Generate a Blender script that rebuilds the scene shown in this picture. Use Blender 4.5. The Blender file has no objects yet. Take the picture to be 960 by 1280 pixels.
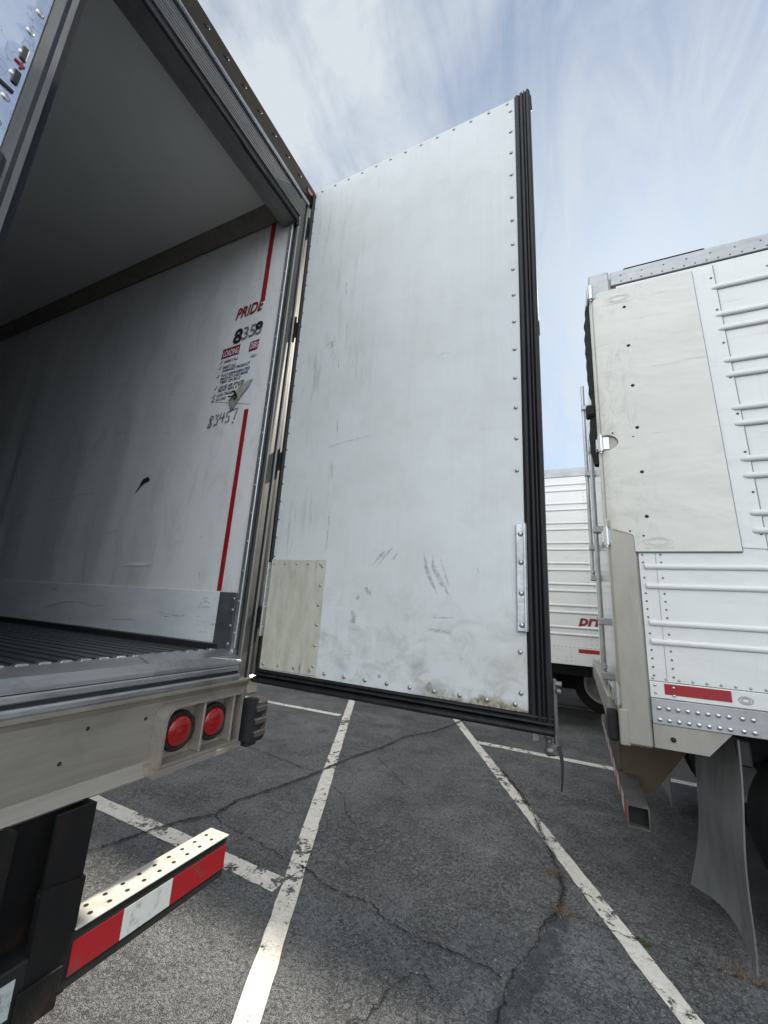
import bpy, math, random
from mathutils import Vector, Matrix
R = math.radians
rng = random.Random(11)

# ------------------------------------------------------------------ camera, sky, sun, exposure
scene = bpy.context.scene
COL = scene.collection
YAW, PITCH, ROLL, FPX = R(-25.44579576), R(13.30906734), R(3.54927899), 505.994
EYE = 1.62
fwd = Vector((math.sin(YAW) * math.cos(PITCH), math.cos(YAW) * math.cos(PITCH), math.sin(PITCH)))
rt0 = Vector((math.cos(YAW), -math.sin(YAW), 0))
up0 = rt0.cross(fwd)
rt = rt0 * math.cos(ROLL) + up0 * math.sin(ROLL)
up = -rt0 * math.sin(ROLL) + up0 * math.cos(ROLL)
cam_d = bpy.data.cameras.new('camera')
cam = bpy.data.objects.new('camera', cam_d)
COL.objects.link(cam)
m3 = Matrix((rt, up, -fwd)).transposed()
cam.matrix_world = Matrix.Translation((0, 0, EYE)) @ m3.to_4x4()
cam_d.sensor_fit = 'HORIZONTAL'
cam_d.sensor_width = 36
cam_d.lens = FPX / 960 * 36
cam_d.clip_start = 0.02
cam_d.clip_end = 2000
scene.camera = cam

SUN_AZ, SUN_EL = R(11), R(38.3)            # azimuth from +Y towards +X
world = bpy.data.worlds.new("World")
scene.world = world
world.use_nodes = True
wn, wl = world.node_tree.nodes, world.node_tree.links
wn.clear()
wout = wn.new('ShaderNodeOutputWorld')
wbg = wn.new('ShaderNodeBackground')
wbg.inputs['Strength'].default_value = 0.10
sky = wn.new('ShaderNodeTexSky')
sky.sky_type = 'NISHITA'
sky.sun_disc = False
sky.sun_elevation = SUN_EL
sky.sun_rotation = SUN_AZ
sky.air_density = 1.2
sky.dust_density = 0.6
sky.ozone_density = 1.5
SKY_GAIN, CLOUD = (0.29, 0.39, 0.50), (3.42, 3.70, 3.92, 1)
BACK = 3.2                                # added fill: unseen sky behind the camera brightened to light shaded sides
wtc = wn.new('ShaderNodeTexCoord')
wsep = wn.new('ShaderNodeSeparateXYZ')
wl.new(wtc.outputs['Generated'], wsep.inputs[0])
def wmath(op, a, b=None, clamp=False):
    n = wn.new('ShaderNodeMath'); n.operation = op; n.use_clamp = clamp
    for i, v in enumerate((a, b)):
        if v is None: continue
        if isinstance(v, (int, float)): n.inputs[i].default_value = v
        else: wl.new(v, n.inputs[i])
    return n.outputs[0]
zc = wmath('ADD', wmath('MAXIMUM', wsep.outputs['Z'], 0.0), 0.42)
px, py = wmath('DIVIDE', wsep.outputs['X'], zc), wmath('DIVIDE', wsep.outputs['Y'], zc)
wcomb = wn.new('ShaderNodeCombineXYZ')
wl.new(px, wcomb.inputs[0]); wl.new(py, wcomb.inputs[1])
def wnoise(rot, scl, scale, detail, dist, rough=0.6):
    mp = wn.new('ShaderNodeMapping')
    mp.inputs['Rotation'].default_value = (0, 0, R(rot))
    mp.inputs['Scale'].default_value = scl
    wl.new(wcomb.outputs[0], mp.inputs[0])
    n = wn.new('ShaderNodeTexNoise')
    n.inputs['Scale'].default_value = scale
    n.inputs['Detail'].default_value = detail
    n.inputs['Roughness'].default_value = rough
    n.inputs['Distortion'].default_value = dist
    wl.new(mp.outputs[0], n.inputs['Vector'])
    return n.outputs[0]
n1 = wnoise(35, (1.25, 0.7, 1), 2.1, 9, 0.9, 0.58)
n2 = wnoise(24, (1.5, 0.45, 1), 5.0, 10, 1.6, 0.66)
n3 = wnoise(5, (1, 1, 1), 1.3, 3, 0.4)
dens = wmath('ADD', wmath('ADD', wmath('MULTIPLY', n1, 0.58), wmath('MULTIPLY', n2, 0.26)), wmath('MULTIPLY', n3, 0.42))
wr = wn.new('ShaderNodeMapRange')
wr.inputs['From Min'].default_value = 0.52
wr.inputs['From Max'].default_value = 0.74
wr.inputs['To Min'].default_value = 0.12
wr.inputs['To Max'].default_value = 0.95
wl.new(dens, wr.inputs['Value'])
hz = wmath('POWER', wmath('SUBTRACT', 1.0, wmath('MAXIMUM', wsep.outputs['Z'], 0.0)), 4.0)
wdot = wn.new('ShaderNodeVectorMath'); wdot.operation = 'DOT_PRODUCT'       # thin cloud veils the sun
wdot.inputs[1].default_value = (math.sin(SUN_AZ) * math.cos(SUN_EL), math.cos(SUN_AZ) * math.cos(SUN_EL), math.sin(SUN_EL))
wl.new(wtc.outputs['Generated'], wdot.inputs[0])
wv = wn.new('ShaderNodeMapRange'); wv.interpolation_type = 'SMOOTHSTEP'
wv.inputs['From Min'].default_value = 0.80; wv.inputs['From Max'].default_value = 0.985; wv.inputs['To Max'].default_value = 0.80
wl.new(wdot.outputs['Value'], wv.inputs['Value'])
wwest = wn.new('ShaderNodeMapRange'); wwest.interpolation_type = 'SMOOTHSTEP'     # more cloud towards -X
wwest.inputs['From Min'].default_value = 0.15; wwest.inputs['From Max'].default_value = -0.55; wwest.inputs['To Max'].default_value = 0.05
wl.new(wsep.outputs['X'], wwest.inputs['Value'])
wl.new(wmath('ADD', dens, wwest.outputs[0]), wr.inputs['Value'])
fac = wmath('MAXIMUM', wmath('MAXIMUM', wr.outputs[0], wmath('MULTIPLY', wv.outputs[0], wmath('ADD', wmath('MULTIPLY', n2, 1.5), 0.15, True))), wmath('MULTIPLY', hz, 0.95), True)
wgain = wn.new('ShaderNodeVectorMath'); wgain.operation = 'MULTIPLY'
wgain.inputs[1].default_value = SKY_GAIN
wl.new(sky.outputs[0], wgain.inputs[0])
wmix = wn.new('ShaderNodeMix'); wmix.data_type = 'RGBA'
wl.new(fac, wmix.inputs['Factor'])
wl.new(wgain.outputs[0], wmix.inputs['A'])
wmix.inputs['B'].default_value = CLOUD
wb = wn.new('ShaderNodeMapRange'); wb.interpolation_type = 'SMOOTHSTEP'
wb.inputs['From Min'].default_value = 0.12; wb.inputs['From Max'].default_value = -0.55
wb.inputs['To Min'].default_value = 1.0; wb.inputs['To Max'].default_value = BACK
wl.new(wsep.outputs['Y'], wb.inputs['Value'])
we = wn.new('ShaderNodeMapRange'); we.interpolation_type = 'SMOOTHSTEP'      # the added fill fades out towards the horizon
we.inputs['From Min'].default_value = 0.0; we.inputs['From Max'].default_value = 0.26
wl.new(wsep.outputs['Z'], we.inputs['Value'])
wbk = wmath('ADD', 1.0, wmath('MULTIPLY', wmath('SUBTRACT', wb.outputs[0], 1.0), we.outputs[0]))
wtint = wn.new('ShaderNodeMix'); wtint.data_type = 'RGBA'
wl.new(wmath('MULTIPLY', wmath('SUBTRACT', wbk, 1.0), 0.25, True), wtint.inputs['Factor'])
wl.new(wmix.outputs['Result'], wtint.inputs['A']); wtint.inputs['B'].default_value = (4.2, 4.3, 4.2, 1)
wback = wn.new('ShaderNodeVectorMath'); wback.operation = 'SCALE'
wl.new(wtint.outputs['Result'], wback.inputs[0]); wl.new(wmath('MULTIPLY', wbk, wmath('ADD', 1.0, wmath('MULTIPLY', hz, 0.45))), wback.inputs['Scale'])
wl.new(wback.outputs[0], wbg.inputs['Color'])
wl.new(wbg.outputs[0], wout.inputs['Surface'])

sun_d = bpy.data.lights.new('sun', 'SUN')
sun_d.energy = 4.0
sun_d.angle = R(2.0)
sun_d.color = (1.0, 0.93, 0.82)
sun = bpy.data.objects.new('sun', sun_d)
COL.objects.link(sun)
sdir = Vector((math.sin(SUN_AZ) * math.cos(SUN_EL), math.cos(SUN_AZ) * math.cos(SUN_EL), math.sin(SUN_EL)))
sun.rotation_euler = (-sdir).to_track_quat('-Z', 'Y').to_euler()
sun.location = sdir * 60

scene.view_settings.view_transform = 'Standard'
scene.view_settings.look = 'None'
scene.view_settings.gamma = 1
scene.view_settings.exposure = 1.1
scene.render.engine = 'CYCLES'
scene.cycles.max_bounces = 8
scene.cycles.diffuse_bounces = 5
scene.cycles.transparent_max_bounces = 12
scene.cycles.use_denoising = True

# ------------------------------------------------------------------ materials
class NT:
    """small helper round one material's node tree; colours and positions are in world metres"""
    def __init__(s, name):
        s.m = bpy.data.materials.new(name); s.m.use_nodes = True
        s.n, s.l = s.m.node_tree.nodes, s.m.node_tree.links
        s.n.clear()
        s.out = s.n.new('ShaderNodeOutputMaterial')
        s.b = s.n.new('ShaderNodeBsdfPrincipled')
        s.l.new(s.b.outputs[0], s.out.inputs['Surface'])
        g = s.n.new('ShaderNodeNewGeometry')
        s.pos = g.outputs['Position']
        sp = s.n.new('ShaderNodeSeparateXYZ'); s.l.new(s.pos, sp.inputs[0])
        s.x, s.y, s.z = sp.outputs
    def put(s, sock, v):
        if isinstance(v, (int, float)): sock.default_value = v
        elif isinstance(v, tuple): sock.default_value = v if len(v) == 4 or sock.type == 'VECTOR' else (*v, 1)
        else: s.l.new(v, sock)
    def math(s, op, a, b=0.0, clamp=False):
        n = s.n.new('ShaderNodeMath'); n.operation = op; n.use_clamp = clamp
        s.put(n.inputs[0], a); s.put(n.inputs[1], b); return n.outputs[0]
    def noise(s, scale, vec=(1, 1, 1), detail=4, rough=0.6, dist=0.0, off=(0, 0, 0), color=False):
        mp = s.n.new('ShaderNodeMapping'); mp.inputs['Scale'].default_value = vec; mp.inputs['Location'].default_value = off
        s.l.new(s.pos, mp.inputs[0])
        n = s.n.new('ShaderNodeTexNoise'); n.inputs['Scale'].default_value = scale
        n.inputs['Detail'].default_value = detail; n.inputs['Roughness'].default_value = rough; n.inputs['Distortion'].default_value = dist
        s.l.new(mp.outputs[0], n.inputs['Vector'])
        return n.outputs[1 if color else 0]
    def voro(s, scale, vec=(1, 1, 1), feature='F1', rnd=1.0, out=0, warp=None):
        mp = s.n.new('ShaderNodeMapping'); mp.inputs['Scale'].default_value = vec
        src = s.pos
        if warp is not None:
            a = s.n.new('ShaderNodeVectorMath'); a.operation = 'ADD'
            s.l.new(s.pos, a.inputs[0]); s.l.new(warp, a.inputs[1]); src = a.outputs[0]
        s.l.new(src, mp.inputs[0])
        n = s.n.new('ShaderNodeTexVoronoi'); n.feature = feature
        n.inputs['Scale'].default_value = scale; n.inputs['Randomness'].default_value = rnd
        s.l.new(mp.outputs[0], n.inputs['Vector'])
        return n.outputs[out]
    def rng(s, v, a, b, c=0.0, d=1.0, smooth=False):
        n = s.n.new('ShaderNodeMapRange')
        if smooth: n.interpolation_type = 'SMOOTHSTEP'
        s.put(n.inputs['Value'], v)
        for k, q in zip(('From Min', 'From Max', 'To Min', 'To Max'), (a, b, c, d)): n.inputs[k].default_value = q
        return n.outputs[0]
    def mix(s, f, a, b, mode='MIX'):
        n = s.n.new('ShaderNodeMix'); n.data_type = 'RGBA'; n.blend_type = mode
        s.put(n.inputs['Factor'], f); s.put(n.inputs['A'], a); s.put(n.inputs['B'], b)
        return n.outputs['Result']
    def set(s, col=None, rough=None, metal=None, spec=None, alpha=None, coat=None):
        for k, v in (('Base Color', col), ('Roughness', rough), ('Metallic', metal), ('Specular IOR Level', spec), ('Alpha', alpha), ('Coat Weight', coat)):
            if v is not None: s.put(s.b.inputs[k], v)
        return s
    def bump(s, h, strength=0.3, dist=0.01):
        n = s.n.new('ShaderNodeBump'); n.inputs['Strength'].default_value = strength; n.inputs['Distance'].default_value = dist
        s.l.new(h, n.inputs['Height']); s.l.new(n.outputs[0], s.b.inputs['Normal']); return s

M = {}
def plain(name, col, rough=0.5, metal=0.0, var=0.12, scale=9, bump=0.0, vec=(1, 1, 1)):
    t = NT(name)
    f = t.rng(t.noise(scale, vec, 6, 0.65), 0.3, 0.7)
    a = tuple(c * (1 - var) for c in col); b = tuple(min(1, c * (1 + var)) for c in col)
    t.set(t.mix(f, a, b), t.rng(f, 0, 1, rough * 0.85, min(1, rough * 1.15)), metal)
    if bump: t.bump(t.noise(scale * 4, vec, 5), bump, 0.01)
    M[name] = t.m
    return t

# asphalt: grey stones in a dark binder, patchy sealing, fine crazing
t = NT('asphalt')
big = t.rng(t.noise(0.55, detail=5, off=(3, 1, 0)), 0.35, 0.66)
mid = t.rng(t.noise(3.2, detail=6, rough=0.7), 0.3, 0.72)
fine = t.noise(85, detail=5, rough=0.75)
worn = t.rng(t.math('ADD', t.math('MULTIPLY', t.noise(1.1, detail=4, off=(7, 2, 0)), 0.7), t.math('MULTIPLY', fine, 0.3)), 0.42, 0.60)
base = t.mix(big, (0.125, 0.126, 0.126), (0.250, 0.247, 0.240))
base = t.mix(t.math('MULTIPLY', mid, 0.5), base, (0.085, 0.086, 0.088))
smear = t.rng(t.noise(2.2, (0.5, 2.6, 1), 7, 0.7, 0.5, off=(4, 6, 0)), 0.42, 0.66)
base = t.mix(t.math('MULTIPLY', smear, 0.45), base, (0.122, 0.122, 0.122))
st = t.voro(150, feature='F1', out=1)
stv = t.n.new('ShaderNodeSeparateColor'); t.l.new(st, stv.inputs[0])
stone = t.rng(stv.outputs[0], 0.45, 1.0, 0, 1)
d1 = t.rng(t.voro(150, feature='F1'), 0.15, 0.55, 1, 0)
stm = t.math('MULTIPLY', t.math('MULTIPLY', stone, d1), t.math('ADD', t.math('MULTIPLY', worn, 0.75), 0.15))
base = t.mix(stm, base, (0.46, 0.45, 0.43))
warp = t.noise(5, detail=4, color=True)
sc = t.n.new('ShaderNodeVectorMath'); sc.operation = 'SCALE'; sc.inputs['Scale'].default_value = 0.22; t.l.new(warp, sc.inputs[0])
craz = t.rng(t.voro(13, feature='DISTANCE_TO_EDGE', warp=sc.outputs[0]), 0.0, 0.055, 1, 0)
crazm = t.math('MULTIPLY', craz, t.rng(t.noise(0.9, detail=5, rough=0.7, off=(1, 5, 2)), 0.50, 0.66))
base = t.mix(t.math('MULTIPLY', crazm, 0.42), base, (0.030, 0.029, 0.028))
sand = t.math('MULTIPLY', t.rng(t.noise(1.8, detail=7, rough=0.7, off=(9, 9, 1)), 0.60, 0.74), 0.35)
base = t.mix(sand, base, (0.24, 0.215, 0.18))
lp = t.noise(24, detail=5, rough=0.65)
fl = t.rng(t.noise(46, detail=5, rough=0.8, dist=0.7, off=(3, 8, 1)), 0.55, 0.68)
base = t.mix(t.math('MULTIPLY', fl, t.math('ADD', t.math('MULTIPLY', worn, 0.5), 0.18)), base, (0.40, 0.395, 0.38))
pit = t.rng(t.noise(58, detail=6, rough=0.8, dist=1.0, off=(5, 1, 7)), 0.33, 0.46, 1, 0)
worm = t.rng(t.math('ABSOLUTE', t.math('SUBTRACT', t.noise(17, detail=6, rough=0.7, dist=1.4, off=(2, 2, 9)), 0.5)), 0.0, 0.022, 1, 0)
worm = t.math('MULTIPLY', worm, t.rng(t.noise(2.6, detail=4, off=(8, 1, 1)), 0.45, 0.62))
base = t.mix(t.math('MULTIPLY', worm, 0.7), base, (0.035, 0.034, 0.034))
base = t.mix(t.math('MULTIPLY', pit, 0.8), base, (0.032, 0.034, 0.034))
t.set(base, t.rng(fine, 0.3, 0.7, 0.78, 0.97), spec=0.35)
hh = t.math('ADD', t.math('MULTIPLY', d1, 0.45), t.math('ADD', t.math('MULTIPLY', lp, 1.4), t.math('MULTIPLY', crazm, -1.0)))
hh = t.math('ADD', hh, t.math('ADD', t.math('MULTIPLY', pit, -1.2), t.math('MULTIPLY', worm, -1.0)))
t.bump(hh, 1.0, 0.012)
M['asphalt'] = t.m

# worn line paint: transparent where it has chipped off
t = NT('line_paint')
ch = t.math('ADD', t.math('MULTIPLY', t.noise(11, detail=8, rough=0.78), 0.62), t.math('MULTIPLY', t.noise(1.3, detail=3, off=(4, 4, 0)), 0.38))
al = t.rng(ch, 0.44, 0.47)
hair = t.rng(t.voro(9, feature='DISTANCE_TO_EDGE', warp=t.noise(6, color=True)), 0.0, 0.018, 0, 1)
al = t.math('MULTIPLY', al, t.math('MAXIMUM', hair, t.rng(t.noise(2.2), 0.45, 0.5)))
pc = t.mix(t.rng(t.noise(16, detail=7, rough=0.75), 0.35, 0.7), (0.56, 0.52, 0.455), (0.74, 0.695, 0.625))
pc = t.mix(t.rng(t.noise(120, detail=3), 0.58, 0.68, 0, 0.5), pc, (0.22, 0.2, 0.18))
t.set(pc, 0.85, alpha=al)
t.bump(t.noise(110, detail=4), 0.5, 0.004)
M['line_paint'] = t.m

t = NT('crack_dark')
t.set((0.010, 0.010, 0.010), 0.95, alpha=t.rng(t.noise(26, detail=6, rough=0.75), 0.36, 0.46))
M['crack_dark'] = t.m
t = NT('crack_sealant')
t.set((0.060, 0.061, 0.063), 0.8, alpha=t.rng(t.noise(9, detail=7, rough=0.75), 0.38, 0.62, 0, 0.75))
M['crack_sealant'] = t.m

# open door inner skin: white fibreglass, vertical rub marks and a dirty foot
t = NT('door_skin')
col = t.mix(t.rng(t.noise(1.3, detail=4), 0.3, 0.7), (0.545, 0.562, 0.568), (0.60, 0.615, 0.618))
weave = t.noise(60, (1, 1, 0.02), 3)
col = t.mix(t.math('MULTIPLY', t.rng(weave, 0.42, 0.68, 0.0, 0.10), t.rng(t.noise(1.7, detail=3, off=(2, 0, 5)), 0.4, 0.65)), col, (0.40, 0.41, 0.40))
hin = t.rng(t.x, -1.34, -0.75, 1.0, 0.0)
rub = t.math('MULTIPLY', t.rng(t.noise(30, (1, 1, 0.13), 8, 0.78), 0.50, 0.70), t.rng(t.noise(2.6, (1, 1, 0.6), 4), 0.40, 0.60))
col = t.mix(t.math('MULTIPLY', rub, t.math('ADD', t.math('MULTIPLY', hin, 0.75), 0.10)), col, (0.17, 0.175, 0.17))
hs = t.math('MULTIPLY', t.rng(t.noise(20, (0.10, 1, 1.6), 7, 0.78, 0.4, off=(0, 0, 4)), 0.57, 0.72), t.rng(t.noise(2.0, detail=3, off=(5, 0, 9)), 0.44, 0.64))
col = t.mix(t.math('MULTIPLY', hs, 0.22), col, (0.30, 0.30, 0.28))
col = t.mix(t.rng(t.noise(3.4, detail=6, rough=0.7, off=(2, 0, 2)), 0.46, 0.72, 0, 0.32), col, (0.40, 0.40, 0.37))
foot = t.rng(t.z, 1.31, 1.78, 1.0, 0.0)
sm = t.math('MULTIPLY', t.rng(t.noise(9, (1, 1, 1.3), 7, 0.72, 0.6), 0.47, 0.70), foot)
col = t.mix(t.math('MULTIPLY', sm, 0.75), col, (0.23, 0.22, 0.195))
rside = t.math('MULTIPLY', t.rng(t.x, -0.55, -0.18), t.rng(t.z, 1.32, 1.75, 1, 0))
col = t.mix(t.math('MULTIPLY', rside, t.rng(t.noise(5, detail=5), 0.35, 0.7, 0, 0.7)), col, (0.34, 0.325, 0.27))
chip = t.math('MULTIPLY', t.rng(t.x, -0.62, -0.40), t.rng(t.math('ADD', t.z, t.math('MULTIPLY', t.noise(14, detail=7, rough=0.75, off=(2, 2, 2)), 0.16)), 1.402, 1.43, 1, 0))
col = t.mix(chip, col, t.mix(t.rng(t.noise(70, detail=4), 0.4, 0.6), (0.33, 0.30, 0.22), (0.12, 0.10, 0.065)))
t.set(col, t.rng(weave, 0.3, 0.7, 0.42, 0.62), spec=0.35)
t.bump(t.math('ADD', weave, t.math('MULTIPLY', t.noise(1.8, detail=3), 14.0)), 0.2, 0.004)
M['door_skin'] = t.m

t = NT('patch_plate')
col = t.mix(t.rng(t.noise(22, (1, 1, 0.25), 7, 0.7), 0.4, 0.7), (0.50, 0.485, 0.41), (0.36, 0.345, 0.28))
col = t.mix(t.rng(t.noise(30, (1, 1, 0.12), 6, 0.7, off=(3, 0, 1)), 0.63, 0.72), col, (0.14, 0.13, 0.10))
t.set(col, 0.5, 0.0).bump(t.noise(70, (1, 1, 0.1), 3), 0.1, 0.003)
M['patch_plate'] = t.m

# trailer interior lining: dulled white with rub marks and shallow waves
t = NT('lining')
col = t.mix(t.rng(t.noise(1.5, (1, 1, 0.7), 5), 0.3, 0.7), (0.64, 0.655, 0.66), (0.72, 0.73, 0.735))
sm = t.rng(t.noise(5, (1.2, 1, 0.5), 7, 0.75, 0.8), 0.50, 0.75)
col = t.mix(t.math('MULTIPLY', sm, 0.42), col, (0.28, 0.28, 0.27))
scr = t.rng(t.noise(14, (0.22, 1, 1.9), 7, 0.78, 0.5, off=(3, 0, 3)), 0.60, 0.70)
col = t.mix(t.math('MULTIPLY', scr, t.rng(t.noise(1.4, detail=3, off=(1, 0, 7)), 0.45, 0.65, 0, 0.5)), col, (0.17, 0.17, 0.165))
fl = t.rng(t.noise(21, (1, 1, 0.7), 5, 0.6, 1.2, off=(1, 4, 8)), 0.735, 0.75)
col = t.mix(t.math('MULTIPLY', fl, 0.7), col, (0.07, 0.07, 0.065))
t.set(col, 0.34, spec=0.5)
wv = t.noise(1.0, (1.3, 1, 0.28), 2, 0.5, 0.8)
t.bump(wv, 0.45, 0.11)
M['lining'] = t.m
plain('ceiling_white', (0.66, 0.66, 0.64), 0.55, var=0.05, scale=2)

t = NT('kick_plate')
col = t.mix(t.rng(t.noise(4, (1, 1, 3), 6), 0.35, 0.7), (0.60, 0.63, 0.66), (0.72, 0.74, 0.75))
col = t.mix(t.rng(t.noise(8, (0.6, 1, 4), 8, 0.75, 1.3), 0.61, 0.66, 0, 0.8), col, (0.10, 0.095, 0.09))
t.set(col, 0.38, 0.0).bump(t.noise(14, (0.5, 1, 2), 5), 0.2, 0.006)
M['kick_plate'] = t.m

def steel(name, c1, c2, rough, vec, stain=(0.12, 0.115, 0.10), amt=0.4, bump=0.08, met=0.85):
    t = NT(name)
    br = t.noise(40, vec, 6, 0.7)
    col = t.mix(t.rng(br, 0.3, 0.7), c1, c2)
    st = t.rng(t.noise(3.0, (1, 1, 1.4), 7, 0.72, 0.7), 0.50, 0.75)
    col = t.mix(t.math('MULTIPLY', st, amt), col, stain)
    t.set(col, t.rng(t.noise(6, detail=6), 0.3, 0.7, rough - 0.07, rough + 0.12), met)
    t.bump(t.math('ADD', br, t.math('MULTIPLY', t.noise(3, detail=4), 3)), bump, 0.004)
    M[name] = t.m
steel('stainless', (0.295, 0.265, 0.225), (0.375, 0.345, 0.30), 0.48, (1, 0.06, 1), met=0.55)
steel('stainless_upright', (0.48, 0.46, 0.43), (0.60, 0.58, 0.55), 0.42, (1, 1, 0.06))
steel('header_metal', (0.15, 0.142, 0.13), (0.25, 0.238, 0.218), 0.38, (1, 0.05, 1), amt=0.5)
steel('header_band', (0.20, 0.20, 0.20), (0.25, 0.25, 0.25), 0.5, (1, 0.1, 1), amt=0.4)
t = NT('header_rail')
t.set(t.mix(t.rng(t.noise(9, (1, .3, 1), 7, 0.7), 0.35, 0.7), (0.030, 0.027, 0.023), (0.016, 0.013, 0.011)), 0.9, 0.0, spec=0.06)
M['header_rail'] = t.m
steel('post_dark', (0.15, 0.145, 0.135), (0.21, 0.205, 0.195), 0.5, (1, 1, 0.06), amt=0.4)
steel('aluminium', (0.42, 0.425, 0.44), (0.56, 0.565, 0.57), 0.36, (1, 0.08, 1), amt=0.55, bump=0.3)
steel('galvanised', (0.34, 0.355, 0.37), (0.46, 0.47, 0.48), 0.42, (1, 1, 0.3), amt=0.5, bump=0.3)
steel('rail_metal', (0.33, 0.335, 0.345), (0.42, 0.425, 0.435), 0.55, (0.1, 1, 1), (0.20, 0.19, 0.175), 0.4, met=0.6)
steel('bright_metal', (0.44, 0.44, 0.44), (0.54, 0.54, 0.54), 0.25, (1, 1, 0.2), amt=0.3)

t = NT('mirror_skin')                       # crumpled bright stainless of the shut door
bl = t.rng(t.noise(2.3, (1, 1, 0.8), 5, 0.6, 1.2), 0.35, 0.7)
col = t.mix(bl, (0.62, 0.66, 0.74), (0.80, 0.83, 0.88))
scr = t.rng(t.voro(4.5, (1, 1.6, 0.7), 'DISTANCE_TO_EDGE', warp=t.noise(3, color=True)), 0.0, 0.02, 1, 0)
col = t.mix(t.math('MULTIPLY', scr, 0.45), col, (0.22, 0.21, 0.24))
col = t.mix(t.rng(t.noise(16, (1, 1, 2), 7, 0.75), 0.60, 0.75, 0, 0.6), col, (0.30, 0.30, 0.31))
t.set(col, t.rng(bl, 0, 1, 0.26, 0.42), 0.85)
t.bump(t.noise(7, (1, 1, 0.7), 4, 0.5, 0.8), 0.35, 0.02)
M['mirror_skin'] = t.m

t = NT('deck_aluminium')
col = t.mix(t.rng(t.noise(5, (0.3, 2, 1), 6), 0.3, 0.7), (0.075, 0.078, 0.08), (0.15, 0.155, 0.16))
t.set(col, 0.42, 0.6)
M['deck_aluminium'] = t.m

plain('rubber', (0.010, 0.010, 0.011), 0.6, var=0.35, scale=20)
plain('rubber_rough', (0.012, 0.012, 0.013), 0.85, var=0.4, scale=40, bump=0.8)
t = NT('gasket')
col = t.mix(t.rng(t.noise(22, (1, 1, 0.2), 6, 0.7), 0.4, 0.75), (0.006, 0.006, 0.007), (0.016, 0.0155, 0.017))
t.set(col, 0.5, spec=0.28)
M['gasket'] = t.m
plain('dark_paint', (0.020, 0.021, 0.023), 0.5, var=0.25, scale=12)
plain('scuff_plate', (0.075, 0.082, 0.088), 0.45, 0.2, var=0.3, scale=10)
plain('underframe_black', (0.007, 0.007, 0.007), 0.7, var=0.4, scale=8)
t = NT('rusty_black')
ru = t.rng(t.noise(5, (1, 1, 0.6), 7, 0.75), 0.50, 0.70)
low = t.rng(t.z, 0.45, 0.85, 1.0, 0.25)
t.set(t.mix(t.math('MULTIPLY', ru, low), (0.007, 0.007, 0.007), (0.060, 0.034, 0.018)), 0.6, 0.0, spec=0.25)
t.bump(t.noise(60, detail=5), 0.4, 0.003)
M['rusty_black'] = t.m
t = NT('rusty_brown')
t.set(t.mix(t.rng(t.noise(6, detail=7, rough=0.75), 0.4, 0.7), (0.080, 0.060, 0.036), (0.055, 0.037, 0.02)), 0.75)
M['rusty_brown'] = t.m

def tape(name, c, var):
    t = NT(name)
    hx = t.rng(t.voro(70, (1, 1, 1), 'DISTANCE_TO_EDGE', 0.15), 0.0, 0.06, 0.75, 1.0)
    col = t.mix(t.math('SUBTRACT', 1.0, hx), c, tuple(v * 0.6 for v in c))
    col = t.mix(t.rng(t.noise(18, detail=7, rough=0.78), 0.53, 0.70, 0, var), col, (0.07, 0.06, 0.055))
    t.set(col, 0.35, spec=0.5)
    M[name] = t.m
tape('red_tape', (0.27, 0.009, 0.014), 0.85)
tape('white_tape', (0.46, 0.49, 0.475), 0.75)
plain('red_stripe', (0.27, 0.008, 0.015), 0.5, var=0.1)
plain('yellow_sticker', (0.75, 0.55, 0.03), 0.5, var=0.1)
plain('ink_black', (0.012, 0.012, 0.013), 0.6, var=0.2)
plain('ink_grey', (0.12, 0.125, 0.13), 0.7, var=0.5, scale=60)
plain('ink_red', (0.20, 0.007, 0.015), 0.5, var=0.1)
plain('logo_red', (0.16, 0.010, 0.018), 0.45, var=0.1)
plain('sticker_white', (0.66, 0.69, 0.72), 0.45, var=0.04)
plain('sticker_back', (0.30, 0.295, 0.26), 0.7, var=0.35, scale=22)
plain('bumper_white', (0.52, 0.495, 0.43), 0.6, var=0.16, scale=22)
plain('hole_dark', (0.01, 0.01, 0.01), 0.9, var=0.1)
t = NT('lamp_red')
g = t.voro(95, (1, 1, 1), 'F1', 0.2)
t.set(t.mix(t.rng(g, 0.2, 0.7), (0.46, 0.009, 0.011), (0.24, 0.004, 0.007)), 0.18, coat=0.6)
t.bump(g, 0.25, 0.003)
M['lamp_red'] = t.m
t = NT('trailer_white')
col = t.mix(t.rng(t.noise(1.2, detail=5), 0.3, 0.7), (0.545, 0.555, 0.55), (0.61, 0.615, 0.605))
col = t.mix(t.rng(t.noise(6, (0.5, 1, 2.2), 8, 0.75), 0.56, 0.76, 0, 0.5), col, (0.34, 0.315, 0.27))
run = t.math('MULTIPLY', t.rng(t.noise(26, (1, 1, 0.05), 6, 0.7), 0.54, 0.75), t.rng(t.noise(1.7, detail=4, off=(6, 0, 2)), 0.45, 0.65))
col = t.mix(t.math('MULTIPLY', run, 0.35), col, (0.30, 0.275, 0.225))
t.set(col, 0.28, spec=0.5, coat=0.25).bump(t.noise(1.9, (0.6, 1, 1.2), 4, 0.55, 0.5), 0.4, 0.03)
M['trailer_white'] = t.m
t = NT('cover_plastic')
col = t.mix(t.rng(t.noise(1.4, detail=4), 0.3, 0.7), (0.53, 0.525, 0.49), (0.585, 0.58, 0.55))
edge = t.rng(t.x, 0.17, 0.62, 1.0, 0.0)
sm = t.math('MULTIPLY', t.rng(t.noise(13, (1.8, 1, 0.7), 8, 0.8, 0.6), 0.47, 0.66), t.math('MULTIPLY', edge, t.rng(t.noise(3.2, detail=3), 0.34, 0.56)))
col = t.mix(t.math('MULTIPLY', sm, 0.7), col, (0.26, 0.26, 0.25))
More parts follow.
